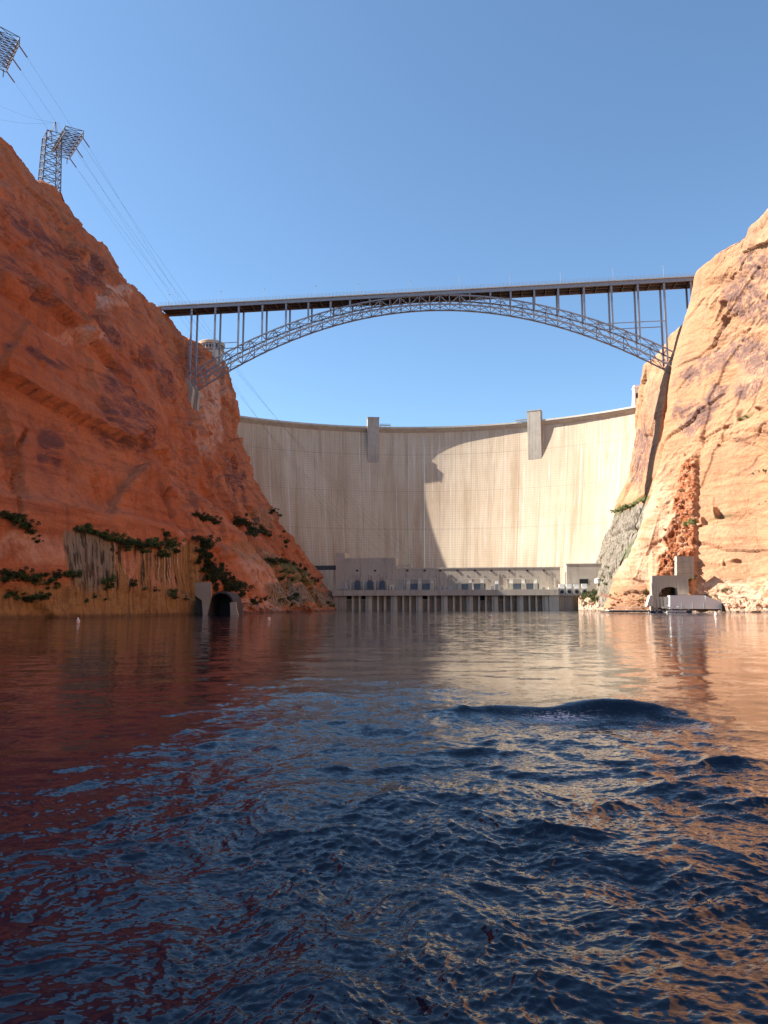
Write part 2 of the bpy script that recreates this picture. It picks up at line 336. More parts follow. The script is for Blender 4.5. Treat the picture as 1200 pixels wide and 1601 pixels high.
def stP(rows, plateau=None):
    P = [tuple(uY(*r_)) for r_ in rows][::-1]                  # rows given from rim to base
    P = [(P[0][0], P[0][1], -8)] + P; x, y, z = P[-1]
    return P + [(x + k, y + k * .1, z + 1.5 + k * .03) for k in (6, 14, 30, 60, 120, 240, 700)]
def shift(st, d, f=1.): return [(x + d[0], y + d[1], z + d[2] if k else z) for k, (x, y, z) in enumerate(st)]
N1 = stP([(1085, 432, 452), (1078, 470, 453), (1066, 510, 453), (1056, 545, 452), (1048, 580, 450), (1042, 630, 445), (1034, 690, 436), (1027, 752, 425), (1010, 792, 415), (985, 860, 400), (962, 912, 390), (948, 948, 384)])
N2 = stP([(1112, 404, 426), (1108, 445, 428), (1104, 490, 428), (1100, 535, 427), (1094, 585, 424), (1088, 635, 420), (1080, 690, 414), (1071, 745, 407), (1062, 800, 399), (1050, 860, 388), (1038, 912, 379), (1031, 948, 373)])
N3 = stP([(1160, 370, 400), (1159, 410, 402), (1158, 460, 403), (1156, 510, 402), (1153, 565, 400), (1149, 620, 398), (1144, 680, 394), (1138, 740, 389), (1131, 800, 382), (1124, 860, 374), (1118, 912, 366), (1114, 948, 361)])
N4 = stP([(1208, 324, 370), (1208, 370, 374), (1208, 425, 376), (1208, 485, 376), (1208, 545, 375), (1208, 605, 373), (1208, 670, 371), (1208, 735, 368), (1208, 800, 363), (1208, 860, 358), (1208, 912, 353), (1208, 948, 349)])
def world_st(xb, xr, Y, zr=214):
    n = 13; P = [(xb, Y, -8)] + [(xb + (xr - xb) * k / 11, Y, zr * (k / 11) ** 1.0 + 0) for k in range(12)]
    x, y, z = P[-1]; return P + [(x + k, y + k * .1, z + 1.5 + k * .03) for k in (6, 14, 30, 60, 120, 240, 700)]
N0 = shift(N1, (70, 95, 0)); N0b = shift(N1, (32, 40, 0))
SR = [N0, N0b, N1, N2, N3, N4, world_st(200, 216, 300), world_st(208, 232, 200), world_st(212, 240, 60), world_st(205, 240, -150), world_st(190, 240, -400)]
def featR(P, px, py, wob, d, A):
    vis = (P[:, 1] > 250)
    nose = np.exp(-(np.maximum(0, P[:, 1] - 440) / 25) ** 2)
    d = (d - d[P[:, 0] < 230].mean()) * (1 - .8 * sstep(428, 450, P[:, 1])) * (1 - .4 * sstep(2.7, 1.5, np.abs(px - 1050) / 30) * (P[:, 1] > 395))
    d *= 1 - .6 * sstep(190, 208, P[:, 2]); d += .5 * sstep(190, 208, P[:, 2]) * fbm(P / 7, 3)
    d += vis * .35 * fbm(np.stack([P[:, 0] / 5, (P[:, 1] + P[:, 2] * .8) / 3, (P[:, 2] - .8 * P[:, 1]) / 11], 1), 4, .6) * sstep(-.2, .3, perlin(P / 30 + 50))
    d -= 4 * sstep(1013, 1019, px) * sstep(1088, 1080, px) * sstep(862, 868, py) * vis
    smooth = np.maximum(blob(px, py, 1150, 820, 90, 110), np.maximum(blob(px, py, 1140, 600, 60, 60), blob(px, py, 985, 850, 30, 90, 25))); d = d * (1 - .5 * smooth)
    # rubbly red recess
    edge = np.interp(py, [600, 700, 780, 850, 900, 930], [1105, 1094, 1091, 1088, 1086, 1086]); le = np.interp(py, [680, 740, 780, 850, 925], [1090, 1068, 1052, 1038, 1018])
    rb = sstep(2, -3, px - edge) * sstep(-5, 8, px - le + wob * 10) * sstep(690, 730, py) * sstep(935, 925, py) * vis
    d = d - 1.7 * rb + rb * (1.3 * fbm(P / 2.2, 3, .6) + 1.0 * np.round(1.6 * perlin(P / np.array([5, 5, 2.2]))))
    A['red'] = rb * sstep(-.35, .25, fbm(P / 4 + 9, 3) + .15)
    for pts, wd, dep in [
                         ([(1200, 590), (1170, 640), (1150, 665)], 2.2, 1.3), ([(1185, 415), (1150, 470), (1128, 500)], 2.5, 2.),
                         ([(1060, 700), (1045, 725), (1030, 750)], 1.8, 1.2), ([(1030, 800), (1015, 850), (990, 910)], 1.5, .8), ([(1125, 455), (1110, 480)], 5, 2.2), ([(1135, 470), (1118, 500)], 3, 2.5),
                         ]:
        d -= .6 * dep * np.exp(-(segd(px + wob, py + wob, pts) / (.65 * wd)) ** 2)
    for (pts, dp_) in [([(1106, 590), (1096, 700), (1091, 800), (1087, 925)], .7), ([(1160, 610), (1130, 680), (1098, 760)], .8), ([(1170, 510), (1135, 570), (1112, 625), (1098, 690)], 1.2)]:
        xs_ = np.interp(py, [q_[1] for q_ in pts], [q_[0] for q_ in pts]); inn_ = (py > pts[0][1]) & (py < pts[-1][1]); d -= dp_ * sstep(1.5, -1.5, px - xs_ + wob * 2) * sstep(-26, -4, px - xs_) * inn_
    for x, y, rx, ry, dep in [(1120, 803, 3.5, 7, 5), (1098, 815, 3, 5, 3.5), (1188, 637, 7, 3.2, 4.), (1155, 648, 4, 8, 3.), (1148, 876, 9, 2.2, 2.), (1129, 880, 2, 7, 1.), (1085, 592 - 0, 1, 1, 0), (1072, 712, 2, 3, 1.5), (1130, 470, 5, 6, 3.5)]:
        d -= dep * np.exp(-(((px - x) / rx) ** 2 + ((py - y) / ry) ** 2) ** 1.5)
    for b in [(1165, 470, 30, 45, -50), (1125, 560, 40, 17, -42), (1085, 655, 30, 22, -50), (1180, 560, 26, 45, -50), (1120, 620, 30, 12, -45), (1190, 420, 20, 40, -55), (1175, 610, 30, 12, -30), (1060, 640, 12, 20), (1080, 590, 20, 14, -40)]:
        A['varnish'] = np.maximum(A['varnish'], blob(px + wob * 9, py + wob * 9, *b))
    A['varnish'] = np.maximum(A['varnish'], .3 * sstep(.1, .6, wob)) * (py < 760)
    A['pale'] = np.maximum(blob(px + wob * 8, py + wob * 5, 1150, 925, 75, 22), np.maximum(.0, .6 * blob(px + wob * 8, py + wob * 8, 1010, 840, 40, 90, 20)))
    A['green'] = np.maximum(.9 * blob(px, py + wob * 4, 1080, 821, 16, 3.5, -5), np.maximum(.5 * blob(px, py + wob * 4, 1125, 812, 24, 3, -12), .6 * blob(px, py + wob * 3, 1165, 652, 16, 3.5, -28)))
    return d
right_cliff = cliff('right_cliff', SR, ROCK_R, .5, 1, 5, .5, 0, 13, (-.35, .45), featR, slab=1.75, big=2.5, flip=True)

B1 = stP([(1067, 506, 465), (1061, 535, 465), (1053, 565, 465), (1045, 592, 464), (1040, 620, 464), (1034, 660, 463), (1031, 700, 462), (1029, 745, 459), (1012, 792, 459), (990, 850, 457), (974, 900, 457), (966, 948, 457)])
B2 = stP([(1038, 545, 500), (1030, 570, 500), (1025, 595, 499), (1021, 620, 498), (1018, 650, 497), (1014, 690, 496), (1009, 730, 495), (1003, 778, 493), (1001, 790, 500), (985, 835, 512), (962, 890, 512), (950, 948, 500)])
B3 = stP([(1018, 566, 530), (1012, 590, 550), (1009, 612, 550), (1007, 640, 550), (1005, 670, 549), (1000, 705, 548), (995, 740, 547), (980, 790, 545), (978, 800, 556), (955, 850, 572), (942, 890, 568), (935, 948, 555)])
B4 = stP([(1006, 578, 600), (1003, 598, 602), (1001, 620, 603), (1000, 645, 604), (997, 680, 605), (991, 715, 606), (984, 745, 607), (962, 795, 608), (960, 804, 618), (942, 850, 628), (929, 890, 622), (918, 948, 608)])
SB = [shift(B1, (100, 95, 0)), shift(B1, (45, 38, 0)), B1, B2, B3, B4, shift(B4, (25, 60, 0)), shift(B4, (200, 220, 0))]
def featB(P, px, py, wob, d, A):
    d = (d - d.mean()) * (.2 + .7 * sstep(458, 500, P[:, 1]))
    A['varnish'] = np.maximum(blob(px + wob * 6, py + wob * 8, 1003, 710, 14, 55, 8), .4 * blob(px + wob * 6, py + wob * 8, 1020, 640, 14, 50, 8))
    lo = sstep(-3, 3, py - np.interp(px, [930, 950, 980, 1010], [812, 806, 797, 786]))
    A['grey'] = lo * .92; A['green'] = .95 * np.exp(-(segd(px, py + wob * 4, [(945, 808), (960, 800), (985, 790), (1012, 778)]) / 5.) ** 2)
    A['green'] = np.maximum(A['green'], .5 * blob(px + wob * 5, py, 985, 862, 10, 22, 30))
    d -= 2.5 * np.exp(-(segd(px + wob * 3, py, [(955, 838), (975, 832), (995, 828)]) / 3) ** 2)
    d += lo * .5 * fbm(P / 6, 3)
    return d
back_cliff = cliff('far_right_cliff', SB, ROCK_R, .8, 1, 6, .8, 0, 13, (-.1, .2), featB, slab=.9, big=1.5, flip=True)
bpy.context.view_layer.update()
def hit(px, py, targets=None, back=0.):
    o = Vector((0, 0, CH)); d = (uY(px, py, 100) - o).normalized(); best = None
    for c_ in (targets or (left_cliff, right_cliff, back_cliff)):
        ok, loc, nor, _ = c_.ray_cast(o, d)
        if ok and (best is None or (loc - o).length < (best[0] - o).length): best = (loc.copy(), nor.copy())
    return best

# ------------------------------------------------------------------ the river: one sheet with real waves near the viewer
def wave_tile(L, N, kmin, kmax, expo, seed, stretch=1.):
    r = np.random.default_rng(seed); k = np.fft.fftfreq(N, L / N) * 2 * math.pi; KX, KY = np.meshgrid(k, k, indexing='ij'); K = np.hypot(KX, KY); K[0, 0] = 1
    ang = (.35 + .65 * (KY / K) ** 2)
    A = K ** (-expo / 2) * np.sqrt(ang) * ((K > kmin) & (K < kmax)); S = A * (r.normal(size=K.shape) + 1j * r.normal(size=K.shape))
    h = np.fft.ifft2(S).real; sx = np.fft.ifft2(1j * KX * S).real; sy = np.fft.ifft2(1j * KY * S).real
    n = 1 / math.sqrt((sx ** 2 + sy ** 2).mean())               # unit rms slope
    dx = np.fft.ifft2(1j * KX / K * S).real; dy = np.fft.ifft2(1j * KY / K * S).real
    return [a.astype(np.float32) * n for a in (h, dx, dy)], L, N
def sample(tile, X, Y):
    arrs, L, N = tile; u = (X / L * N) % N; v = (Y / L * N) % N; i = np.floor(u).astype(int) % N; j = np.floor(v).astype(int) % N
    f = u - np.floor(u); g = v - np.floor(v); i1 = (i + 1) % N; j1 = (j + 1) % N
    return [a[i, j] * (1 - f) * (1 - g) + a[i1, j] * f * (1 - g) + a[i, j1] * (1 - f) * g + a[i1, j1] * f * g for a in arrs]
tA = wave_tile(61., 512, 2 * math.pi / 5.5, 2 * math.pi / 1.0, 4.4, 6)
tB = wave_tile(17., 512, 2 * math.pi / 1.2, 2 * math.pi / .28, 4.0, 2)
tC = wave_tile(5.3, 512, 2 * math.pi / .32, 2 * math.pi / .045, 3.5, 3)
ys = [-400, -200, -100, -50, -25, -12, -6, -3, -1, .5, 1.5, 2.2]; y = 2.6
while y < 150: ys.append(y); y += max(.018, y * y / 2774 * 1.1) if y < 60 else y * y / 2774 * 1.6
while y < 760: ys.append(y); y += 12
ys = np.array(ys); a = np.linspace(-1, 1, 860)
outer = np.array([.12, .3, .6, 1.]); a = np.concatenate([-1 - outer[::-1], a, 1 + outer])
W_in = np.maximum(.58 * np.abs(ys) + .8, 2.5); W_out = np.maximum(420, W_in * 1.4)
aa = np.abs(a)[None, :]; X = np.where(aa <= 1, a[None, :] * W_in[:, None], np.sign(a)[None, :] * (W_in[:, None] + (aa - 1) * (W_out - W_in)[:, None]))
Y = np.repeat(ys[:, None], len(a), 1); X = X.ravel(); Y = Y.ravel()
inner = (np.repeat(aa <= 1.0001, len(ys), 0).ravel()) & (Y > 2.3)
# turbulent wake ends along this line
bl = np.array([tuple(uZ(px, py, 0))[:2] for px, py in [(-150, 1300), (0, 1225), (150, 1195), (280, 1140), (400, 1085), (560, 1062), (700, 1078), (800, 1112), (930, 1118), (1090, 1108), (1200, 1180), (1350, 1250)]])
ab = bl[:, 0] / bl[:, 1]; rr = X / np.maximum(Y, .1); yb = np.interp(rr, ab, bl[:, 1])
wob = perlin(np.stack([X / 3.1, Y / 5., X * 0], 1)); wob2 = perlin(np.stack([X / .9 + 4, Y / 1.6, X * 0], 1))
P3 = np.stack([X, Y, X * 0], 1)
q = Y / yb * (1 + .16 * wob + .05 * wob2); rough = sstep(1.32, .74, q + .12 * perlin(np.stack([X / 1.6, Y / .8, X * 0 + 9], 1)))
patch = sstep(.05, .5, perlin(np.stack([X / 9, Y / 14, X * 0 + 3], 1)) + .25 * wob) * sstep(2.6, 1.3, q) * (X < 7)
calmL = sstep(-.18, -.42, rr + .1 * wob) * .35
rough = np.clip(np.maximum(rough, .38 * patch), 0, 1) * (1 - calmL)
gust = .75 + .5 * perlin(np.stack([X / 2.7, Y / 2.3, X * 0 + 8], 1)); gust2 = .8 + .6 * perlin(np.stack([X / 1.1, Y / .9, X * 0 + 5], 1))
sp = np.maximum(.018, Y * Y / 2774 * 1.2)
fA = np.clip(1.4 / np.maximum(sp * 2.2, .01) - .5, 0, 1); fB = np.clip(.5 / np.maximum(sp * 2.2, .01) - .5, 0, 1); fC = np.clip(.12 / np.maximum(sp * 2.2, .01) - .5, 0, 1)
edge = sstep(420, 60, np.abs(X)) * inner
calm = .022
WX = X + .5 * wob; WY = Y + .5 * wob2
H = np.zeros_like(X); DX = np.zeros_like(X); DY = np.zeros_like(X)
for tl, f_, amp, sx_, sy_ in ((tA, fA, calm * .9 + rough * .045 * gust, 1, 1), (tB, fB, calm * 1.2 + rough * .125 * np.clip(gust2, .2, 2), 1, 1), (tC, fC, calm * .8 + rough * .40 * np.clip(gust * gust2, .15, 2), 1, 1)):
    h_, dx_, dy_ = sample(tl, WX * sx_, WY * sy_); k_ = f_ * amp * edge
    H += h_ * k_; DX += dx_ * k_ * .85; DY += dy_ * k_ * .85
# standing hump of the wake with its steep near face, and its smaller left shoulder
def hump(cx, cy, rx, ry, hh, tilt=0.):
    u = (X - cx) / rx; v = (Y - cy - tilt * (X - cx)) / ry; return hh * np.exp(-np.abs(u) ** 2.6) * np.where(v > 0, np.exp(-(v / 2.6) ** 2), np.exp(-(v / .75) ** 2))
hp = uZ(985, 1113, 0); hq = uZ(870, 1113, 0)
H += hump(hp.x, hp.y, 1.3, .55, .27, -.05) + hump(hq.x, hq.y, 1.6, .45, .13, .1) - hump(hp.x - .5, hp.y - 1.6, 2.6, .8, .10)
H += hump(hq.x - 1.9, hq.y - .2, 1.3, .35, .10, .2)
for px_, py_, rx_, h_ in [(1150, 1195, .6, .08), (1100, 1240, .6, .09), (1030, 1235, .5, .07), (1190, 1255, .6, .12), (850, 1300, .5, .05), (700, 1180, .8, .07), (560, 1200, .8, .06)]:
    b_ = uZ(px_, py_, 0); H += hump(b_.x, b_.y, rx_, .22, h_, .15)
fo = sstep(.25, .75, perlin(np.stack([X / .06, Y / .08, X * 0], 1)) + .5 * perlin(np.stack([X / .2, Y / .2, X * 0 + 5], 1)) + .7 * perlin(np.stack([X / .6, Y / .5, X * 0 + 2], 1)))
fz = np.exp(-((X - hq.x + .1) / .75) ** 2 - ((Y - hq.y + .55) / .28) ** 2) * 1.3 + np.exp(-((X - hp.x - .9) / .3) ** 2 - ((Y - hp.y + 1.5) / .22) ** 2)
fz += .18 * np.exp(-((X - hp.x + .6) / 2.2) ** 2 - ((Y - hp.y + .75) / .25) ** 2)
foam = np.clip(fo * fz * 1.6, 0, 1); H += foam * 0.01; foam = np.clip(fz * 1.15, 0, 1)
V = np.stack([X + DX, Y + DY, H], 1)
mw = mat('river_water', (.004, .012, .022), .03); t = NT(mw); Pp = t.pos(); t.b.inputs['IOR'].default_value = 1.333
t.b.inputs['Specular IOR Level'].default_value = .5
far = t.n.new('ShaderNodeSeparateXYZ'); t.l.new(Pp, far.inputs[0]); fy = t.ramp(far.outputs['Y'], 15, 120)
g1 = t.noise(t.mapp(Pp, (1.1, 2.6, 1)), 1.0, 4, .6, .3); g2 = t.noise(t.mapp(Pp, (.12, .35, 1)), 1.0, 3, .6); g3 = t.noise(t.mapp(Pp, (9, 13, 1)), 1.0, 3, .6)
def cnoise(v, sc, det):
    k = t.n.new('ShaderNodeTexNoise'); t.l.new(v, k.inputs['Vector']); k.inputs['Scale'].default_value = sc; k.inputs['Detail'].default_value = det; k.inputs['Roughness'].default_value = .6; return k.outputs['Color']
def vm(op, a_, b_=None, s_=None):
    k = t.n.new('ShaderNodeVectorMath'); k.operation = op
    t.put(k.inputs[0], a_)
    if b_ is not None: t.put(k.inputs[1], b_)
    if s_ is not None: t.put(k.inputs[3], s_)
    return k.outputs[0]
gust_ = t.ramp(t.noise(t.mapp(Pp, (.05, .11, 1)), 1., 5, .65, .6), .38, .62, .25, 1.)
gn = t.n.new('ShaderNodeNewGeometry').outputs['Normal']
w1_ = vm('SCALE', vm('SUBTRACT', cnoise(t.mapp(Pp, (.9, 1.9, 1)), 1., 4), (.5, .5, .5)), None, t.math('MULTIPLY', gust_, t.math('ADD', .13, t.math('ADD', t.math('MULTIPLY', fy, .42), t.math('ADD', t.math('MULTIPLY', t.attr('rough'), .16), t.ramp(far.outputs['Y'], 70, 220, 0, .35))))))
w3_ = vm('SCALE', vm('SUBTRACT', cnoise(t.mapp(Pp, (3.3, 6, 1)), 1., 4), (.5, .5, .5)), None, t.math('ADD', .09, t.math('MULTIPLY', t.attr('rough'), .36)))
w2_ = vm('SCALE', vm('SUBTRACT', cnoise(t.mapp(Pp, (10, 24, 1), (0, 0, R(-14))), 1., 5), (.5, .5, .5)), None, t.math('ADD', .10, t.math('MULTIPLY', t.attr('rough'), .75)))
t.l.new(vm('NORMALIZE', vm('ADD', vm('ADD', vm('ADD', gn, vm('MULTIPLY', w3_, (1., 1., 0.))), vm('MULTIPLY', w1_, (1., 1., 0.))), vm('MULTIPLY', w2_, (1., 1., 0.)))), t.b.inputs['Normal'])
foamf = t.math('MULTIPLY', t.attr('foam'), t.ramp(t.math('ADD', t.noise(t.mapp(Pp, (9, 16, 9)), 1., 5, .75), t.math('MULTIPLY', t.attr('foam'), .10)), .56, .66))
fc = t.mix(foamf, (.004, .012, .028), (.62, .60, .62)); t.l.new(fc, t.b.inputs['Base Color'])
t.l.new(t.math('ADD', .035, t.math('MULTIPLY', foamf, .6)), t.b.inputs['Roughness'])
river = tag(mesh_np('river', V, gridq(len(ys), len(a), True), mw, True, {'rough': rough, 'foam': foam}), kind='structure')
river_bed = None

# ------------------------------------------------------------------ concrete
def concrete(name, c1, c2, stain, rough=.85, lift=None, sv=.35, joints=True, white=.5):
    m = mat(name, c1, rough, spec=.2); t = NT(m); P = t.pos()
    col = t.mix(t.ramp(t.noise(P, .09, 6, .6, .4), .35, .65), c1, c2)
    st = t.noise(t.mapp(P, (.4, .4, .022)), 1.3, 6, .65); col = t.mix(t.ramp(st, .48, .72, 0, sv), col, stain)
    s2 = t.noise(t.mapp(P, (1.1, 1.1, .05), loc=(3, 5, 0)), 1., 4, .6); col = t.mix(t.ramp(s2, .60, .72, 0, white), col, (.66, .62, .55))
    col = t.mix(t.ramp(t.noise(P, 1.1, 5, .7), .3, .6, .22, 0), col, stain)
    t.l.new(col, t.b.inputs['Base Color']); t.l.new(t.bump(t.noise(P, 2.5, 5, .7), .35, .08), t.b.inputs['Normal']); return m
CON = concrete('weathered_concrete', (.40, .35, .29), (.47, .42, .35), (.20, .15, .11), sv=.5)
CONP = concrete('pale_concrete', (.56, .52, .44), (.62, .57, .48), (.33, .25, .17), sv=.35)
CONS = concrete('stained_concrete', (.44, .37, .29), (.38, .30, .23), (.16, .09, .05), sv=.8, white=.6)
WHITE = mat('white_paint_and_sunlit_quay', (.78, .77, .73), .5); DARK = mat('dark_opening', (.012, .012, .014), .9)
STEEL = mat('bridge_steel', (.26, .27, .3), .5, .2)
t = NT(STEEL); P = t.pos(); t.l.new(t.mix(t.ramp(t.noise(P, .8, 4, .6), .4, .7, 0, .5), (.27, .275, .31), (.20, .17, .16)), t.b.inputs['Base Color'])
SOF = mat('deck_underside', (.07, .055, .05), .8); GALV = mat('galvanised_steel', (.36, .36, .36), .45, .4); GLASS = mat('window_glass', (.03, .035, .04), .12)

# dam face: joints every block, lifts, form-board grid, white mineral streaks down the joints
DC = Vector((21.5, 411.5)); DR = 301.6
def dam_off(z): return 46 * max(0., 1 - z / 178) ** 1.35
def dam_pt(ang, z, k=0.):
    r_ = DR - dam_off(z) - k; return Vector((DC.x + r_ * math.sin(ang), DC.y + r_ * math.cos(ang), z))
DAMM = mat('dam_concrete', (.5, .45, .38), .85, spec=.2); t = NT(DAMM); U = t.uv(); P = t.pos()
col = t.mix(t.ramp(t.noise(t.mapp(U, (.02, .012, 1)), 1., 5, .6), .35, .65), (.57, .435, .30), (.66, .54, .39))
col = t.mix(t.ramp(t.noise(t.mapp(U, (.085, .006, 1)), 1., 6, .65, .2), .45, .68, 0, .85), col, (.43, .31, .20))
col = t.mix(t.ramp(t.noise(t.mapp(U, (.5, .02, 1)), 1., 5, .6, .1), .5, .72, 0, .45), col, (.33, .25, .20))
xx = t.n.new('ShaderNodeSeparateXYZ'); t.l.new(U, xx.inputs[0])
jit = t.math('MULTIPLY', t.math('SUBTRACT', t.noise(t.mapp(U, (.0, .05, 1)), 1., 3, .5), .5), 1.2)
jx = t.math('ABSOLUTE', t.math('SUBTRACT', t.math('FRACT', t.math('DIVIDE', t.math('ADD', xx.outputs[0], jit), 18.)), .5))
jm = t.ramp(jx, .47, .492); jv = t.ramp(t.noise(t.mapp(U, (.06, .016, 1), loc=(5, 0, 0)), 1., 4, .7), .42, .62)
col = t.mix(t.math('MULTIPLY', t.math('MULTIPLY', jm, jv), .9), col, (.80, .74, .64))
ws = t.noise(t.mapp(U, (.33, .011, 1), loc=(1, 3, 0)), 1., 6, .6); col = t.mix(t.ramp(ws, .57, .72, 0, .85), col, (.72, .62, .54))
def lines(sock, pitch, wd):
    return t.ramp(t.math('ABSOLUTE', t.math('SUBTRACT', t.math('FRACT', t.math('DIVIDE', sock, pitch)), .5)), .5 - wd / pitch, .5 - wd / pitch * .4)
grid = t.math('MAXIMUM', t.math('MULTIPLY', lines(xx.outputs[1], 2.3, .22), .8), t.math('MULTIPLY', lines(xx.outputs[0], 2.25, .2), .55))
grid = t.math('MAXIMUM', grid, lines(xx.outputs[1], 37.5, .35))
col = t.mix(t.math('MULTIPLY', grid, .5), col, (.28, .21, .16)); col = t.mix(t.math('MULTIPLY', lines(xx.outputs[0], 18., .18), .0), col, (.2, .15, .12))
sp_ = t.noise(t.mapp(U, (.06, .05, 1), loc=(9, 9, 0)), 1., 3, .5); col = t.mix(t.ramp(sp_, .70, .8, 0, .35), col, (.24, .17, .12))
t.l.new(col, t.b.inputs['Base Color'])
t.l.new(t.bump(t.math('SUBTRACT', t.noise(t.mapp(U, (.9, .4, 1)), 1., 4, .6), t.math('MULTIPLY', grid, .35)), .35, .12), t.b.inputs['Normal'])

dam = thing('dam', 'tall curved concrete arch dam closing the canyon behind the steel bridge', 'dam', (DC.x, DC.y + DR, 0))
nb = 29; a0, a1 = -.66, .83; da = (a1 - a0) / nb; zl = [-6, 0, 12, 26, 40, 55, 70, 85, 100, 115, 130, 145, 158, 166, 172, 176]
for b in range(nb):
    A0 = a0 + b * da; k = .05 * math.sin(b * 2.4); V = []; UV = []
    nc = 7
    for i in range(nc):
        an = A0 + da * (.004 + .992 * i / (nc - 1))
        for z in zl: p_ = dam_pt(an, z, k); V.append(p_); UV.append(((an) * DR + 9 - (a0 * DR) + 0, z))
    Q = list(map(tuple, gridq(nc, len(zl), True))); L0 = len(V)
    for an in (A0 + da * .004, A0 + da * .996):
        for z in zl: p_ = dam_pt(an, z, k - 2.5); V.append(p_); UV.append((an * DR + 9 - a0 * DR, z))
    nz = len(zl)
    for j in range(nz - 1):
        Q.append((j, j + 1, L0 + j + 1, L0 + j)); e = (nc - 1) * nz; Q.append((e + j + 1, e + j, L0 + nz + j, L0 + nz + j + 1))
    V = np.array([tuple(v) for v in V]) - np.array(tuple(dam.location)); mesh_np('concrete_block', V, np.array(Q), DAMM, False, parent=dam, uv=np.array(UV))
def arc_prism(name, prof, m, parent, aa0=-.66, aa1=.83, n=90):
    """profile of (inward offset from the crest circle, height) swept along the crest"""
    V = []; lo = parent.location
    for i in range(n + 1):
        an = aa0 + (aa1 - aa0) * i / n
        for k, z in prof: r_ = DR - k; V.append((DC.x + r_ * math.sin(an) - lo.x, DC.y + r_ * math.cos(an) - lo.y, z - lo.z))
    q = []; mm = len(prof)
    for i in range(n):
        for j in range(mm): q.append((i * mm + j, i * mm + (j + 1) % mm, (i + 1) * mm + (j + 1) % mm, (i + 1) * mm + j))
    return mesh_np(name, np.array(V), np.array(q), m, False, parent=parent)
arc_prism('crest_road', [(3.4, 177.0), (3.4, 175.9), (.1, 172.6), (-2.6, 172.6), (-9, 172.6), (-9, 177.0)], CON, dam)
arc_prism('parapet', [(3.9, 178.15), (3.9, 176.6), (3.45, 176.6), (3.45, 178.15)], CONP, dam, n=90)
def tower_on_dam(px0, px1, ytop, zbot, kk, label):
    an = []
    for px in (px0, px1):
        k = (px - 600) / F * (cP + T(650) * sP); lo_, hi_ = -.6, .8
        for _ in range(40):
            md = (lo_ + hi_) / 2; p_ = dam_pt(md, 178, kk)
            if p_.x < k * p_.y: lo_ = md
            else: hi_ = md
        an.append(lo_)
    am = sum(an) / 2; wd = (an[1] - an[0]) * (DR - kk); c_ = dam_pt(am, 178, 0); zt = uY(600, ytop, c_.y - kk).z
    tw = bpy.data.objects.new('elevator_tower', None); link(tw, dam)
    M = Matrix.Translation((DC.x, DC.y, 0)) @ Matrix.Rotation(-am, 4, 'Z')
    bm = bmesh.new(); r1 = DR - kk
    add_box(bm, (-wd / 2, r1, zbot), (wd / 2, DR + 3, zt - .8), M); bmesh.ops.translate(bm, verts=bm.verts, vec=-dam.location)
    build('shaft', bm, CON, tw); bm = bmesh.new(); add_box(bm, (-wd / 2 - .25, r1 - .3, zt - .8), (wd / 2 + .25, DR + 3.2, zt), M)
    bmesh.ops.translate(bm, verts=bm.verts, vec=-dam.location); build('cap', bm, CON, tw)
    return am, wd, zt, M
tl = tower_on_dam(574.5, 592.5, 652, 128, 5.4, ''); tr = tower_on_dam(823.5, 844.5, 641, 132, 5.8, '')
for (am, wd, zt, M), s_ in ((tl, 1), (tr, -1)):               # small steel service deck beside each tower
    px_ = bpy.data.objects.new('service_platform', None); link(px_, dam); x0, x1 = (wd / 2 + .6, wd / 2 + 11.5); 
    if s_ < 0: x0, x1 = -x1, -x0
    for nm, lo_, hi_ in [('platform_deck', (x0, DR - 5.2, 179.6), (x1, DR - 1.5, 180.))] + [('post', (x0 + (x1 - x0) * f - .15, DR - 5.1, 177), (x0 + (x1 - x0) * f + .15, DR - 4.8, 179.6)) for f in (.08, .5, .92)] + [('handrail', (x0, DR - 5.2, 180.9), (x1, DR - 5.05, 181.05))]:
        bm = bmesh.new(); add_box(bm, lo_, hi_, M); bmesh.ops.translate(bm, verts=bm.verts, vec=-dam.location); build(nm, bm, GALV, px_)
# white gate-hoist tower at the right end of the crest
b_ = uY(990.5, 637, 640); e_ = uY(1002, 637, 640); zt = uY(996, 602, 640).z; z0 = 177.1; cx = (b_.x + e_.x) / 2 + .3; hw = (e_.x - b_.x) / 2
wt = thing('crest_tower', 'small white tapering tower with an arched opening at the right end of the dam crest', 'tower', (cx, 642, z0))
bm = bmesh.new(); H_ = zt - z0 - 3.2
def ring(hw_, z): return [bm.verts.new((sx * hw_, sy * hw_, z)) for sx, sy in ((-1, -1), (1, -1), (1, 1), (-1, 1))]
r0 = ring(hw * 1.12, 0); r1 = ring(hw * .78, H_); [bm.faces.new((r0[i], r0[(i + 1) % 4], r1[(i + 1) % 4], r1[i])) for i in range(4)]; bm.faces.new(r1); build('shaft', bm, WHITE, wt)
bm = bmesh.new(); add_box(bm, (-hw * .9, -hw * .9, H_ + .02), (hw * .9, hw * .9, H_ + 1.2)); add_box(bm, (-hw * .7, -hw * .7, H_ + 1.21), (hw * .7, hw * .7, H_ + 3.2)); build('cornice', bm, WHITE, wt)
bm = bmesh.new(); yy_ = -hw * .88
vv = [bm.verts.new((x, -hw * (1.12 - .34 * z / H_) - .06, z)) for x, z in [(-1.6, H_ * .52), (1.6, H_ * .52)] + [(1.6 * math.cos(R(a_)), H_ * .70 + 1.6 * math.sin(R(a_))) for a_ in range(0, 181, 20)]]
g_ = bmesh.ops.extrude_face_region(bm, geom=[bm.faces.new(vv)]); bmesh.ops.translate(bm, verts=[v for v in g_['geom'] if isinstance(v, bmesh.types.BMVert)], vec=(0, .12, 0)); build('arched_opening', bm, DARK, wt)

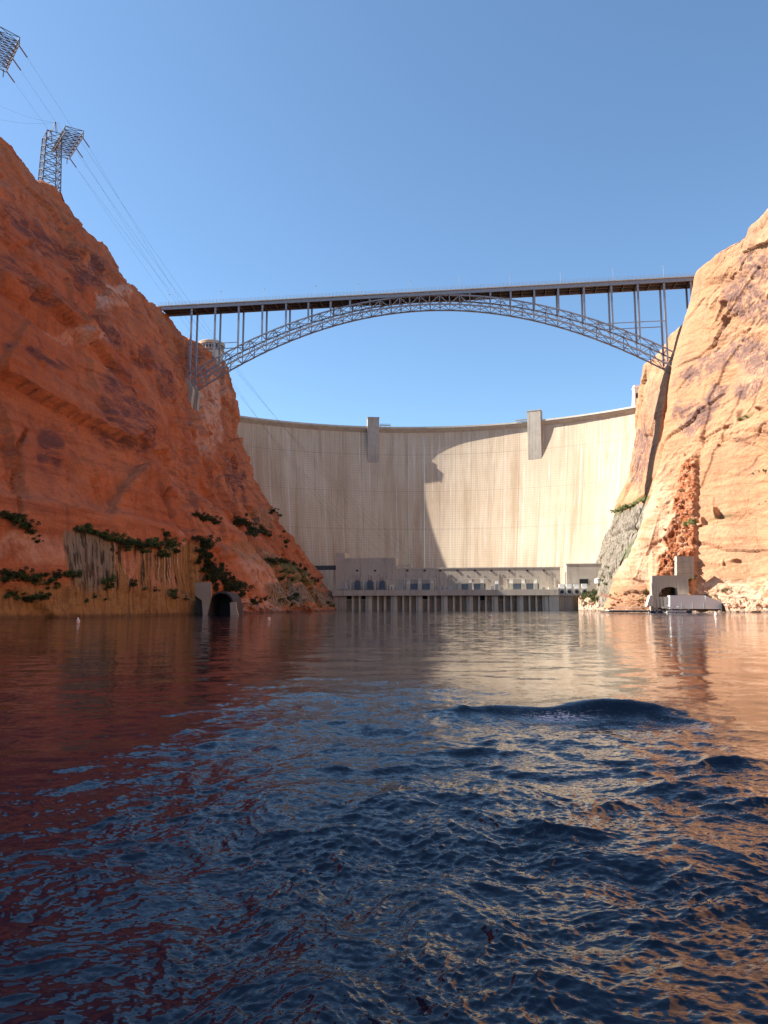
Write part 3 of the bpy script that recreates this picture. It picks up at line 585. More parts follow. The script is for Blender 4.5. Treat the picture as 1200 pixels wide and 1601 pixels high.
# ------------------------------------------------------------------ steel arch bridge
BA = uZ(255, 479, 213); BB = uZ(1083, 432.7, 213); BL = (BB - BA).length; bd = (BB - BA).normalized(); bn = Vector((-bd.y, bd.x, 0)); RIB = 10.6
bridge = thing('arch_bridge', 'grey steel deck arch bridge spanning the canyon between the red cliffs', 'bridge', (BA.x, BA.y, 213))
def bp(u, z, side=0.): p_ = BA + bd * u + bn * side; p_.z = z; return p_
def ztop(u): return -1.8182e-3 * u * u + .66323 * u + 149.925
def zbot(u): return ztop(u) - 6.4 - 4.2 * (abs(u - 182) / 165) ** 2
def bbox(name, u0, u1, s0, s1, z0, z1, m, parent=None):
    bm = bmesh.new(); M = Matrix(((bd.x, bn.x, 0, 0), (bd.y, bn.y, 0, 0), (0, 0, 1, 0), (0, 0, 0, 1)))
    add_box(bm, (u0, s0, z0 - 213), (u1, s1, z1 - 213), M); return build(name, bm, m, parent or bridge)
bbox('road_deck', -3, BL + 6, -1.6, RIB + 1.6, 212.3, 212.95, CON)
for s_ in (-.9, RIB + .5): bbox('girder', -2, BL + 4, s_, s_ + .4, 210.0, 212.28, STEEL)
bbox('soffit', -2, BL + 4, -.45, RIB + .45, 211.5, 212.25, SOF)
for s_ in (1.8, 5.2, 8.6): bbox('stringer', -2, BL + 4, s_, s_ + .35, 210.9, 211.48, SOF)
cols_px = [299.9, 336.8, 373.4, 410.3, 447.2, 482, 516.7, 547, 577.7, 609, 639.7, 670.8, 702, 733.8, 766, 797.7, 834.6, 871.9, 912, 954.8, 996, 1037, 1079]
cu = [uL(px, 479 + (px - 255) * (432.7 - 479) / 828, BA, BB)[1] * BL for px in cols_px]
for k, u in enumerate(cu):
    for f in ((0, .5) if k < len(cu) - 1 else (0,)):
        uu = u + f * ((cu[k + 1] - u) if k < len(cu) - 1 else 0); bbox('crossbeam', uu - .3, uu + .3, -.4, RIB + .4, 210.1, 211.45, SOF)
lastu = 352.5
for k, u in enumerate(cu):
    for s_ in (0, RIB):
        if k == 0: zb = 157.
        elif k >= len(cu) - 1: zb = 196
        elif k == len(cu) - 2: zb = 158
        else: zb = ztop(u)
        if 210 - zb > .8: beam('column', bp(u, zb, s_), bp(u, 210.0, s_), 1.15, .95, STEEL, bridge, up=bn)
for s_ in (0, RIB):
    for u0, u1 in ((cu[19], cu[20]), (cu[20], cu[21]), (cu[18], cu[19])): beam('tie_beam', bp(u0, 184.5, s_), bp(u1, 184.5, s_), .45, .45, STEEL, bridge)
    for u0, u1 in ((cu[1], cu[2]), (cu[0], cu[1])): beam('tie_beam', bp(u0, 184.0, s_), bp(u1, 184.0, s_), .45, .45, STEEL, bridge)
# panel points of the two trussed ribs: at each column and half way
pp = [cu[0] - 15, cu[0] - 7.5]
for k in range(len(cu) - 2): pp += [cu[k], (cu[k] + cu[k + 1]) / 2]
pp += [cu[-2], cu[-2] + 8.]
for s_ in (0, RIB):
    for i in range(len(pp) - 1):
        u0, u1 = pp[i], pp[i + 1]
        beam('top_chord', bp(u0 - .2, ztop(u0), s_), bp(u1 + .2, ztop(u1), s_), .95, .75, STEEL, bridge)
        if u0 >= cu[0] - 1 and u1 <= cu[-2] + 8.1: beam('bottom_chord', bp(u0 - .2, zbot(u0), s_), bp(u1 + .2, zbot(u1), s_), .95, .8, STEEL, bridge)
        if u0 < cu[0] - 1: continue
        beam('vertical', bp(u0, zbot(u0), s_), bp(u0, ztop(u0), s_), .5, .5, STEEL, bridge, up=bn)
        if i % 2 == 0: beam('diagonal', bp(u0, zbot(u0), s_), bp(u1, ztop(u1), s_), .4, .4, STEEL, bridge, up=bn)
        else: beam('diagonal', bp(u0, ztop(u0), s_), bp(u1, zbot(u1), s_), .4, .4, STEEL, bridge, up=bn)
for i, u in enumerate(pp):
    for fz_, nm in ((ztop, 'top_strut'), (zbot, 'bottom_strut')):
        if fz_ is zbot and u < cu[0] - 1: continue
        beam(nm, bp(u, fz_(u), .3), bp(u, fz_(u), RIB - .3), .42, .42, STEEL, bridge)
        if i % 2 == 0 and i + 2 < len(pp) and u >= cu[0] - 1:
            u2 = pp[i + 2]; beam('wind_brace', bp(u, fz_(u), 0), bp(u2, fz_(u2), RIB), .28, .28, STEEL, bridge); beam('wind_brace', bp(u, fz_(u), RIB), bp(u2, fz_(u2), 0), .28, .28, STEEL, bridge)
for s_ in (-1.5, RIB + 1.5):
    bm = bmesh.new(); M = Matrix(((bd.x, bn.x, 0, 0), (bd.y, bn.y, 0, 0), (0, 0, 1, 0), (0, 0, 0, 1)))
    for z in (.55, 1.1, 1.9): add_box(bm, (-2, s_ - .05, z), (BL + 4, s_ + .05, z + .09), M)
    for i in range(146): add_box(bm, (-3 + i * 2.5, s_ - .06, -.04), (-2.88 + i * 2.5, s_ + .06, 2.5), M)
    tag(build('railing', bm, GALV, bridge), kind='stuff')
# concrete skewbacks that carry the ribs
def prism(name, pts, d0, d1, m, parent):
    """outline of (u, z) across the bridge direction, extruded from side d0 to d1"""
    bm = bmesh.new(); loc = parent.location; lo_ = [bm.verts.new(bp(u, z, d0) - loc) for u, z in pts]; hi_ = [bm.verts.new(bp(u, z, d1) - loc) for u, z in pts]
    n = len(pts); bm.faces.new(lo_); bm.faces.new(hi_[::-1])
    for i in range(n): bm.faces.new((lo_[(i + 1) % n], lo_[i], hi_[i], hi_[(i + 1) % n]))
    return build(name, bm, m, parent)
for s_ in (0, RIB):
    u0 = cu[0] + 1.; prism('skewback', [(u0 - 14, ztop(cu[0]) + 1), (u0 - 2, ztop(cu[0]) - 4), (u0 + 2.5, zbot(cu[0]) - 1.), (u0 + 1., zbot(cu[0]) - 17), (u0 - 14, zbot(cu[0]) - 22)], s_ - 1.9, s_ + 1.9, CON, bridge)
    u1 = cu[-2] + 7; prism('skewback', [(u1 + 1.2, ztop(u1) + .5), (u1 + 14, ztop(u1) + 4), (u1 + 14, zbot(u1) - 12), (u1 + 2.5, zbot(u1) - 4), (u1 + .7, zbot(u1) - 1)], s_ - 1.9, s_ + 1.9, CON, bridge)
lamp_px = [263, 344, 412, 492, 559, 641, 718, 797, 876, 958, 1037]
for k, px in enumerate(lamp_px):
    u = uL(px, 479 + (px - 255) * (432.7 - 479) / 828, BA, BB)[1] * BL; p_ = bp(u, 212.97, -1.0)
    od = ['first', 'second', 'third', 'fourth', 'fifth', 'sixth', 'seventh', 'eighth', 'ninth', 'tenth', 'eleventh'][k]
    lp = thing('street_lamp', f'{od} slim grey street lamp from the left along the bridge railing', 'lamp', p_, 'street lamps along the bridge')
    bm = bmesh.new(); add_cyl(bm, (0, 0, 0), (0, 0, 8.6), .13, .08, 8); build('pole', bm, GALV, lp)
    bm = bmesh.new(); add_cyl(bm, (0, 0, 8.5), (bn.x * 2, bn.y * 2, 8.9), .06, .05, 6); build('arm', bm, GALV, lp)
    bm = bmesh.new(); add_box(bm, (bn.x * 2 - .35, bn.y * 2 - .5, 8.8), (bn.x * 2 + .35, bn.y * 2 + .5, 9.0)); build('lamp_head', bm, GALV, lp)
bpy.context.view_layer.update()

# ------------------------------------------------------------------ powerhouse at the foot of the dam
PR = R(-10.0); PA = uY(690, 954.5, 590); PA.z = 0
pc, ps = math.cos(PR), math.sin(PR)
PM = Matrix.Translation(PA) @ Matrix.Rotation(PR, 4, 'Z')
PB = PA + Vector((pc, ps, 0)) * 100
def pl(px, py, back=0.):
    """a pixel of the photograph on the powerhouse front (or a plane behind it) -> (local x, z)"""
    n = Vector((-ps, pc, 0)); A_ = PA + n * back; P_, u = uL(px, py, A_, A_ + Vector((pc, ps, 0)) * 100); return u * 100, P_.z
def pbox(name, px0, px1, y0, y1, b0, b1, m, parent, plane=None):
    """box whose near face covers the pixels px0..px1, y0..y1; b0..b1 is its depth behind the water front"""
    pln = b0 if plane is None else plane
    x0, z1 = pl(px0, y0, pln); x1, _ = pl(px1, y0, pln); z0 = pl((px0 + px1) / 2, y1, pln)[1]; z1 = pl((px0 + px1) / 2, y0, pln)[1]
    bm = bmesh.new(); add_box(bm, (x0, b0, z0), (x1, b1, z1)); return build(name, bm, m, parent)
def pthing(name, label, cat, px, y, back, group=None):
    x, z = pl(px, y, back); o = thing(name, label, cat, PM @ Vector((x, back, z)), group); o.rotation_euler = (0, 0, PR); return o
ph = bpy.data.objects.new('powerhouse', None); COL.objects.link(ph); ph.location = PA; ph.rotation_euler = (0, 0, PR)
tag(ph, 'long low grey concrete powerhouse with pier bays along the water below the dam', 'powerhouse')
CONG = concrete('grey_concrete', (.50, .43, .35), (.56, .49, .40), (.26, .20, .15), sv=.5, white=.3)
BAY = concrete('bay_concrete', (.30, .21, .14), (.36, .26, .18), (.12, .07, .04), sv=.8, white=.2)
pbox('foundation_wall', 521, 873, 931, 962, 3.7, 24, CONS, ph, 0)
pbox('deck_slab', 519, 873, 922, 931, -2.2, 24, CONG, ph, -2.2)
pbox('end_wall', 521, 541, 931, 962, 0, 3.1, CONS, ph); pbox('end_wall', 857.5, 873, 918, 962, -.6, 26, CONP, ph, -.6)
u0 = 541.5
for k in range(8):
    a_ = u0 + k * 39.45
    for j, (x0, x1) in enumerate([(8.1, 10.9), (18.9, 21.8), (29.6, 39.4)]):
        pbox('pier', a_ + x0, a_ + x1, 931.2, 962, .2, 3.6, CONP, ph)
        if j == 2: pbox('pier_nose', a_ + x0 + 2.2, a_ + x0 + 4.2, 931.2, 962, -.5, .38, CON, ph)
    for x0, x1 in [(.2, 8), (11, 18.8), (21.9, 29.5)]:
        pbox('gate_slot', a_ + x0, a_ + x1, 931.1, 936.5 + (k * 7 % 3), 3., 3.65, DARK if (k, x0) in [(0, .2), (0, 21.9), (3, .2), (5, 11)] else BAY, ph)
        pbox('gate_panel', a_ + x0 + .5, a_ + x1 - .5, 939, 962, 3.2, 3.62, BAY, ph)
pbox('main_wall', 588, 875, 888.5, 922, 14, 30, CONG, ph); pbox('coping', 587.5, 875.5, 887.2, 888.6, 13.7, 30.2, CONP, ph)
pbox('service_block', 526, 616.5, 873.5, 922, 12.6, 30.4, CONG, ph); pbox('service_block_coping', 525.5, 617, 872.3, 873.6, 12.3, 30.6, CONP, ph)
pbox('corner_tower', 525, 538.5, 864, 922, 11.4, 31, CONG, ph)
pbox('stair_flight', 617, 621, 884, 887.3, 13, 15, CONP, ph); pbox('roof_hut', 616.8, 619.5, 873, 887.2, 13.2, 16, CONP, ph)
pbox('roof_slab', 620, 641, 883.7, 884.8, 13, 16, CONP, ph)
for k, px in enumerate([558, 586, 610, 636.6, 663.4, 688, 715, 742.4, 768, 796, 824, 850]):
    pbox('vent', px - 1.6, px + 1.6, 891, 893.2, 13.5 if px > 587 else 12.1, 14.1 if px > 617 else 12.7, DARK, ph)
for k, px in enumerate([540, 552, 556.5, 564, 576, 580, 592, 604, 617, 635, 658, 682, 704, 730, 757, 785, 812]):
    pbox('bracket', px - 1., px + 1., 897.5 + (k % 3), 900 + (k % 3), 12.1 if px < 616 else 13.4, 14.05 if px > 616 else 12.65, GALV, ph)
pbox('wall_pipe', 859.4, 860.2, 892, 921, 13.5, 13.9, GALV, ph); pbox('wall_pipe', 866.6, 867.3, 903, 921, 13.5, 13.9, WHITE, ph)
for a_ in (541.5, 700, 779): pbox('downpipe', a_, a_ + .7, 897, 921, 13.6, 13.95, GALV, ph)
bm = bmesh.new()
for i in range(86): x = pl(521 + i * 4.1, 922, -2.0)[0]; add_box(bm, (x - .03, -2.1, pl(690, 922, -2.1)[1]), (x + .03, -2.03, pl(690, 922, -2.1)[1] + 1.1))
for z in (.5, 1.05): add_box(bm, (pl(521, 922, -2)[0], -2.1, pl(690, 922, -2.1)[1] + z), (pl(872, 922, -2)[0], -2.04, pl(690, 922, -2.1)[1] + z + .06))
tag(build('deck_railing', bm, GALV, ph), kind='stuff')
# approach gallery out of the left cliff
g = pthing('access_gallery', 'dark covered gallery running from the left cliff into the corner tower', 'gallery', 500, 890, 16)
x0, z0 = pl(478, 891, 16); x1, z1 = pl(525, 884, 16); gx, gz = pl(500, 890, 16)
box('gallery_body', (x0 - gx, 0, z0 - gz), (x1 - gx - .2, 5, z1 - gz), mat('dark_cladding', (.06, .07, .08), .6), g)
for i in range(5): box('gallery_support', (x0 - gx + 7 + i * 4.2, 1, -12), (x0 - gx + 7.5 + i * 4.2, 1.6, z0 - gz - .02), CONG, g)
# right hand valve building and outlet works
vb = pthing('valve_house', 'flat roofed brownish grey concrete building right of the powerhouse', 'building', 917, 915, 8)
gx, gz = pl(917, 915, 8)
def vbox(name, px0, px1, y0, y1, b0, b1, m, par=None, back=8):
    a0_, zt_ = pl(px0, y0, b0); a1_, _ = pl(px1, y0, b0); zb_ = pl(px0, y1, b0)[1]
    return box(name, (a0_ - gx, b0 - back, zb_ - gz), (a1_ - gx, b1 - back, zt_ - gz), m, par or vb)
vbox('wall', 885, 952, 882.5, 950, 8, 24, CONG); vbox('roof_edge', 884.4, 952.5, 881, 882.4, 7.7, 24.3, CONP)
vbox('doorway', 905.5, 919, 905.5, 912.5, 7.8, 7.99, DARK); vbox('door_frame', 905, 919.5, 904.6, 905.4, 7.7, 7.99, GALV)
ow = pthing('outlet_wall', 'rust streaked pale concrete wall below the four white outlet valves', 'wall', 890, 955, 1)
gx, gz = pl(890, 955, 1)
vbox('wall_face', 873.2, 906, 931.5, 962, 1, 10, CONS, ow, 1); vbox('ledge', 873.2, 922, 929.6, 931.4, .4, 10, CONP, ow, 1); vbox('rear_wall', 873.2, 885, 913, 929.5, 5, 10, CONG, ow, 1)
RUST = concrete('rust_streak_concrete', (.42, .24, .10), (.5, .33, .18), (.2, .10, .04), sv=.8)
vbox('rusty_bay', 895, 905.6, 932, 962, .7, .99, RUST, ow, 1); vbox('buttress', 906.2, 925, 931.5, 962, 2.5, 10, CONS, ow, 1)
ords = ['leftmost', 'second', 'third', 'rightmost']
for k, px in enumerate([878, 889.5, 901, 913.5]):
    o = pthing('outlet_valve', f'{ords[k]} of the four round white outlet valves in front of the valve house', 'valve', px, 929.6, 2.5, 'outlet valves')
    bm = bmesh.new(); add_cyl(bm, (0, -3.2, 2.1), (0, 4, 2.6), 2.15, 1.7, 16); build('valve_body', bm, WHITE, o, True)
    bm = bmesh.new(); add_cyl(bm, (0, -3.6, 2.1), (0, -3.21, 2.1), 2.35, 2.35, 16); build('flange', bm, GALV, o)
    bm = bmesh.new(); add_cyl(bm, (0, -3.75, 2.1), (0, -3.62, 2.1), 1.45, 1.45, 14); build('nozzle', bm, DARK, o)
    bm = bmesh.new(); add_box(bm, (-1.9, -.8, 4.7), (1.9, 2.6, 7.8 + .5 * (k % 2))); build('hoist_box', bm, WHITE, o)
    bm = bmesh.new(); add_box(bm, (-2.3, -3, 0), (-1.7, 3, 2.2)); add_box(bm, (1.7, -3, 0), (2.3, 3, 2.2)); build('cradle', bm, WHITE, o)
o = pthing('water_tank', 'small round white tank beside the bushes on the right bank', 'tank', 934.5, 912, 2)
bm = bmesh.new(); add_cyl(bm, (0, 0, 0), (0, 0, 3.4), 2.5, 2.5, 20); build('tank_shell', bm, WHITE, o, False)
bm = bmesh.new(); add_cyl(bm, (0, 0, 3.42), (0, 0, 4.1), 2.6, .4, 20); build('tank_roof', bm, CONP, o)
# transformers and take-off frames on the deck
TRD = mat('blue_grey_enamel', (.10, .13, .17), .45); TRW = mat('cream_enamel', (.62, .58, .48), .5); POR = mat('brown_porcelain', (.12, .07, .05), .3)
def transformer(px, label, m, wpx, ypx, group):
    o = pthing('transformer', label, 'transformer', px, 922, 6, group); s_ = .52; w_ = wpx * s_ / 2; h_ = (922 - ypx) * s_ * .62
    bm = bmesh.new(); add_box(bm, (-w_ * .75, -1.4, .3), (w_ * .75, 1.4, h_)); add_box(bm, (-w_ * .85, -1.5, 0), (w_ * .85, 1.5, .28)); build('tank', bm, m, o)
    for j in range(4): x = -w_ * .66 + j * w_ * .44; bm = bmesh.new(); add_box(bm, (x - .16, -2.1, .6), (x + .16, -1.42, h_ * .9)); build('radiator', bm, m, o)
    for j in (-1, 0, 1): bm = bmesh.new(); add_cyl(bm, (j * w_ * .45, 0, h_ + .02), (j * w_ * .5, 0, h_ * 1.55), .28, .12, 8); build('bushing', bm, POR if m is TRD else WHITE, o)
    bm = bmesh.new(); add_cyl(bm, (-w_ * .5, .9, h_ + .5), (w_ * .5, .9, h_ + .5), .42, .42, 8); build('conservator', bm, m, o)
n3 = ['left', 'middle', 'right']
for k, px in enumerate([558.5, 578, 597]): transformer(px, f'dark blue grey transformer, {n3[k]} of the three between white posts', TRD, 11, 901, 'dark transformers on the powerhouse deck')
for f_, (pxs, nm) in enumerate([((638, 656, 675), 'left'), ((718, 735, 753.5), 'middle'), ((799, 818, 837), 'right')]):
    for k, px in enumerate(pxs): transformer(px, f'cream transformer, {n3[k]} one under the {nm} white take-off frame', TRW, 7, 905, 'cream transformers on the powerhouse deck')
transformer(776.5, 'small pale grey transformer standing alone between the middle and right frames', GALV, 7, 908, 'cream transformers on the powerhouse deck')
for k, px in enumerate([548.5, 568.5, 586.5, 605.5]):
    o = pthing('fire_wall', ['leftmost', 'second', 'third', 'rightmost'][k] + ' slim white post wall beside the dark transformers', 'post', px, 922, 5.5, 'white post walls on the deck')
    bm = bmesh.new(); add_box(bm, (-.4, -1.6, 0), (.4, 2.2, 7)); build('post', bm, CONP, o); bm = bmesh.new(); add_box(bm, (-.5, -1.7, 7.01), (.5, 2.3, 7.3)); build('cap', bm, WHITE, o)
for (x0, x1, nm) in [(632, 681, 'left'), (711, 762, 'middle'), (792.5, 845, 'right')]:
    o = pthing('take_off_frame', f'white steel take-off frame, {nm} one of three over the cream transformers', 'frame', (x0 + x1) / 2, 922, 9, 'take-off frames'); hw_ = (x1 - x0) * .26; 
    for x in (-hw_, 0, hw_): bm = bmesh.new(); add_box(bm, (x - .3, -.3, 0), (x + .3, .3, 8.6)); build('post', bm, CONP, o)
    bm = bmesh.new(); add_box(bm, (-hw_ - .6, -.35, 8.62), (hw_ + .6, .35, 9.4)); build('cross_beam', bm, CONP, o)
    for x in (-hw_ * .5, hw_ * .5): bm = bmesh.new(); add_box(bm, (x - hw_ * .36, .8, 0), (x + hw_ * .36, 1.2, 5.)); build('switch_panel', bm, TRD, o)
    for j in range(6): x = -hw_ + (j + .5) * hw_ / 3; bm = bmesh.new(); add_cyl(bm, (x, 0, 9.42), (x, 0, 10.7), .16, .1, 6); build('insulator', bm, POR, o)
o = pthing('a_frame', 'small white A-shaped frame at the left end of the powerhouse deck', 'frame', 540.5, 922, 6)
bm = bmesh.new(); add_cyl(bm, (-1.3, 0, 0), (0, 0, 6), .18, .14, 6); add_cyl(bm, (1.3, 0, 0), (0, 0, 6), .18, .14, 6); build('legs', bm, WHITE, o); bm = bmesh.new(); add_cyl(bm, (-.8, -.05, 2.2), (.8, -.05, 2.2), .1, .1, 6); build('crossbar', bm, WHITE, o)
o = pthing('kiosk', 'small cream hut right of the dark transformers on the deck', 'hut', 612.5, 922, 5)
bm = bmesh.new(); add_box(bm, (-1.7, -1.4, 0), (1.7, 1.4, 4)); build('wall', bm, TRW, o); bm = bmesh.new(); add_box(bm, (-1.9, -1.6, 4.01), (1.9, 1.6, 4.4)); build('roof', bm, CONP, o); bm = bmesh.new(); add_box(bm, (-.5, -1.45, 0.05), (.5, -1.41, 2.3)); build('door', bm, TRD, o)
for k, px in enumerate([627, 688, 696, 704, 770, 784, 850]):
    o = pthing('switch_cabinet', ['pale cabinet left of the left take-off frame', 'first of three grey cabinets right of the left take-off frame', 'middle of three grey cabinets right of the left take-off frame', 'last of three grey cabinets right of the left take-off frame', 'grey cabinet right of the middle take-off frame', 'grey cabinet left of the right take-off frame', 'grey cabinet right of the right take-off frame'][k], 'cabinet', px, 922, 8, 'switch cabinets')
    bm = bmesh.new(); add_box(bm, (-1.3, -.8, 0), (1.3, .8, 2.4 + (k % 3) * .5)); build('cabinet_body', bm, [TRW, GALV, CONG][k % 3], o); bm = bmesh.new(); add_box(bm, (-1., -.86, .3), (-.05, -.81, 2.1)); add_box(bm, (.05, -.86, .3), (1., -.81, 2.1)); build('cabinet_doors', bm, GALV, o)

# ------------------------------------------------------------------ visitor centre on the left rim
vx = uY(331.5, 557, 585); r_ = 12.5; vz = vx.z
vc = thing('visitor_centre', 'round beige building with dark windows perched on the left canyon rim', 'building', (vx.x - 2.5, 592, vz))
BE = concrete('beige_stucco', (.46, .35, .25), (.50, .38, .27), (.34, .26, .18), sv=.2, white=.1)
ztop_ = uY(331, 529.5, 580).z - vz
def disc(name, r0_, r1_, z0_, z1_, m, n=40): bm = bmesh.new(); add_cyl(bm, (0, 0, z0_), (0, 0, z1_), r0_, r1_, n); return build(name, bm, m, vc)
disc('base_wall', 9.6, 9.6, -16, ztop_ - 6.5, CONG); disc('window_band', 9.9, 9.9, ztop_ - 6.48, ztop_ - 2.6, GLASS); disc('roof_band', 10.9, 11.1, ztop_ - 2.58, ztop_ - .3, BE); disc('roof_rim', 10.7, 10.5, ztop_ - .28, ztop_ + .2, CONP); disc('terrace', 10.8, 10.8, ztop_ - 7.2, ztop_ - 6.5 - .02, BE)
for i in range(24):
    a_ = i / 24 * 2 * math.pi; bm = bmesh.new(); M = Matrix.Rotation(a_, 4, 'Z'); add_box(bm, (9.85, -.35, ztop_ - 6.46), (10.25, .35, ztop_ - 2.62), M); build('mullion', bm, BE, vc)

# ------------------------------------------------------------------ transmission towers above the left rim and their lines
LAT = mat('lattice_steel', (.09, .09, .10), .55, .3)
def lattice_box(name, corners0, corners1, n, parent, th=.28, xb=True):
    """four-legged lattice between two quads of corners; legs, rings and crossed braces are separate members"""
    for i in range(4): beam('leg', corners0[i], corners1[i], th * 1.5, th * 1.5, LAT, parent)
    L = [[corners0[i].lerp(corners1[i], k / n) for i in range(4)] for k in range(n + 1)]
    for k in range(n + 1):
        for i in range(4): beam('horizontal', L[k][i], L[k][(i + 1) % 4], th, th, LAT, parent)
    for k in range(n):
        for i in range(4):
            j = (i + 1) % 4; beam('brace', L[k][i], L[k + 1][j], th * .8, th * .8, LAT, parent)
            if xb: beam('brace', L[k][j], L[k + 1][i], th * .8, th * .8, LAT, parent)
def pylon(label, base, tip_a, tip_b, back, name='transmission_tower'):
    """tip_a / tip_b: the two near corners of the arm; back: vector to its far side"""
    o = thing(name, label, 'pylon', base, 'lattice towers on the left rim'); D = Vector((0, 0, 3.4)); A_, B_ = tip_a, tip_b
    C_, D_ = B_ + back, A_ + back
    lattice_box('arm', [A_, A_ + D, D_ + D, D_], [B_, B_ + D, C_ + D, C_], 7, o, .24)
    m_ = back * .5; u_ = (B_ - A_).normalized(); bc = Vector(base)
    w1 = 4.6; ce = D_ + back.normalized() * 3.2 + u_ * (B_ - A_).length * .5; ce.z = A_.z
    lat = back.normalized(); lw = [ce + lat * sx * w1 * .8 + u_ * sy * w1 for sx, sy in ((-1, -1), (1, -1), (1, 1), (-1, 1))]
    lo = [Vector((p_.x + (p_.x - ce.x) * .35, p_.y + (p_.y - ce.y) * .35, bc.z - 4)) for p_ in lw]
    lattice_box('mast', lo, [p_ + D for p_ in lw], 11, o, .28)
    for sy in (-1, 1):
        pk = ce + u_ * sy * w1 + D
        top_ = pk + Vector((0, 0, 6.5)); [beam('peak', pk + u_ * a_ + lat * b_, top_, .25, .25, LAT, o) for a_, b_ in ((-1.2, -1.2), (1.2, -1.2), (1.2, 1.2), (-1.2, 1.2))]
    ends = []
    for f_ in (.04, .5, .96):
        a_ = A_.lerp(B_, f_); e_ = a_ + Vector((2.6, 3.2, -3.6)); beam('insulator_string', a_, e_, .42, .42, POR, o); ends.append(e_)
    beam('jumper_insulator', B_.lerp(A_, .05) + m_ * .3, B_.lerp(A_, .05) + m_ * .3 + Vector((0, 0, -4)), .3, .3, POR, o)
    return o, ends
zt_ = 257.; tA_ = uZ(130, 214, zt_); tB_ = uZ(108, 249, zt_ - 0.); bk = (uZ(90, 203, zt_) - tA_) * .72; bk.z = 0
rb_ = hit(82, 296)
base_z = rb_[0].z if rb_ else 216
bb = (tB_ + tA_) / 2 + bk * 1.3; bb.z = 214
p1, e1 = pylon('steel lattice transmission tower standing on the left canyon rim', bb, tA_, tB_, bk)
dT = Vector((uZ(30, 68, 262).x - uZ(30, 68, 262).x, 0, 0)); tC_ = uZ(30, 69, 258); tD_ = uZ(9, 113, 258); bk2 = (uZ(-6, 50, 258) - tC_); bk2.z = 0; bk2 = bk2.normalized() * bk.length * .95
b2 = (tC_ + tD_) / 2 + bk2 * 1.4; b2.z = 214
p2_, e2 = pylon('steel lattice transmission tower cut off by the left edge of the picture', b2, tC_, tD_, bk2)
WIRE = mat('conductor_wire', (.16, .17, .19), .5, .5)
def wire(label, A_, B_, sag, r_=.045):
    n = 40; P_ = [A_.lerp(B_, i / n) - Vector((0, 0, sag * 4 * (i / n) * (1 - i / n))) for i in range(n + 1)]; bm = bmesh.new(); rings = []
    lo_ = Vector(P_[0])
    for i, p_ in enumerate(P_):
        d_ = (P_[min(i + 1, n)] - P_[max(i - 1, 0)]).normalized(); x = d_.cross(Vector((0, 0, 1))).normalized(); z = x.cross(d_)
        rings.append([bm.verts.new(p_ - lo_ + x * r_ * math.cos(a_) + z * r_ * math.sin(a_)) for a_ in (0, 2.09, 4.19)])
    for a_, b_ in zip(rings[:-1], rings[1:]):
        for i in range(3): bm.faces.new((a_[i], a_[(i + 1) % 3], b_[(i + 1) % 3], b_[i]))
    o = build('power_line', bm, WIRE, None, True); o.location = lo_; tag(o, label, 'cable', 'power lines down to the powerhouse')
for k, e_ in enumerate(e1):
    x, z = pl(575 + k * 14, 888, 20); T_ = PM @ Vector((x, 20, 44)); wire(f'thin power line from the {["upper", "middle", "lower"][k]} insulator of the tower standing on the rim', e_, T_, 16)
for k, e_ in enumerate(e2):
    x, z = pl(640 + k * 14, 888, 20); T_ = PM @ Vector((x, 20, 38)); wire(f'thin power line from the {["upper", "middle", "lower"][k]} insulator of the tower at the picture edge', e_, T_, 20)
for k, (pp_, src) in enumerate([((0, 150), 'left edge'), ((0, 190), 'left edge')]):
    wire(f'{["upper", "lower"][k]} thin line arriving at the rim tower from outside the left edge', uZ(-60, 130 + 36 * k, 262), tA_ + bk * (1.3 + .2 * k) + Vector((0, 0, 4)), 4, .04)

# ------------------------------------------------------------------ buoys
BO = mat('buoy_orange', (.75, .16, .04), .5); BW = mat('buoy_white', (.82, .74, .66), .4)
bl_ = ['leftmost white buoy floating below the streaked left cliff', 'white buoy with an orange top floating in front of the left talus slope', 'white buoy with an orange band floating in front of the powerhouse', 'rightmost white buoy floating in front of the right bank']
for k, (px, py) in enumerate([(122, 972), (420, 969), (767, 966), (1119, 963)]):
    p_ = uZ(px, py, 0); s_ = p_.y / 1156 * 3.0; o = thing('buoy', bl_[k], 'buoy', (p_.x, p_.y, 0), 'buoys across the river'); o.rotation_euler = (R(3), R(-4 + 3 * k), k)
    bm = bmesh.new(); add_cyl(bm, (0, 0, -.3 * s_), (0, 0, .95 * s_), s_ * .95, s_ * .9, 18); build('float', bm, BW, o)
    bm = bmesh.new(); add_cyl(bm, (0, 0, .96 * s_), (0, 0, 1.3 * s_), s_ * .8, s_ * .45, 18); build('shoulder', bm, BW, o)
    bm = bmesh.new(); add_cyl(bm, (0, 0, 1.31 * s_), (0, 0, 2.2 * s_), s_ * .45, s_ * .35, 14); build('top', bm, BO if k == 1 else BW, o)
    bm = bmesh.new(); add_cyl(bm, (0, 0, .35 * s_), (0, 0, .6 * s_), s_ * .99, s_ * .99, 18); build('band', bm, BO, o)

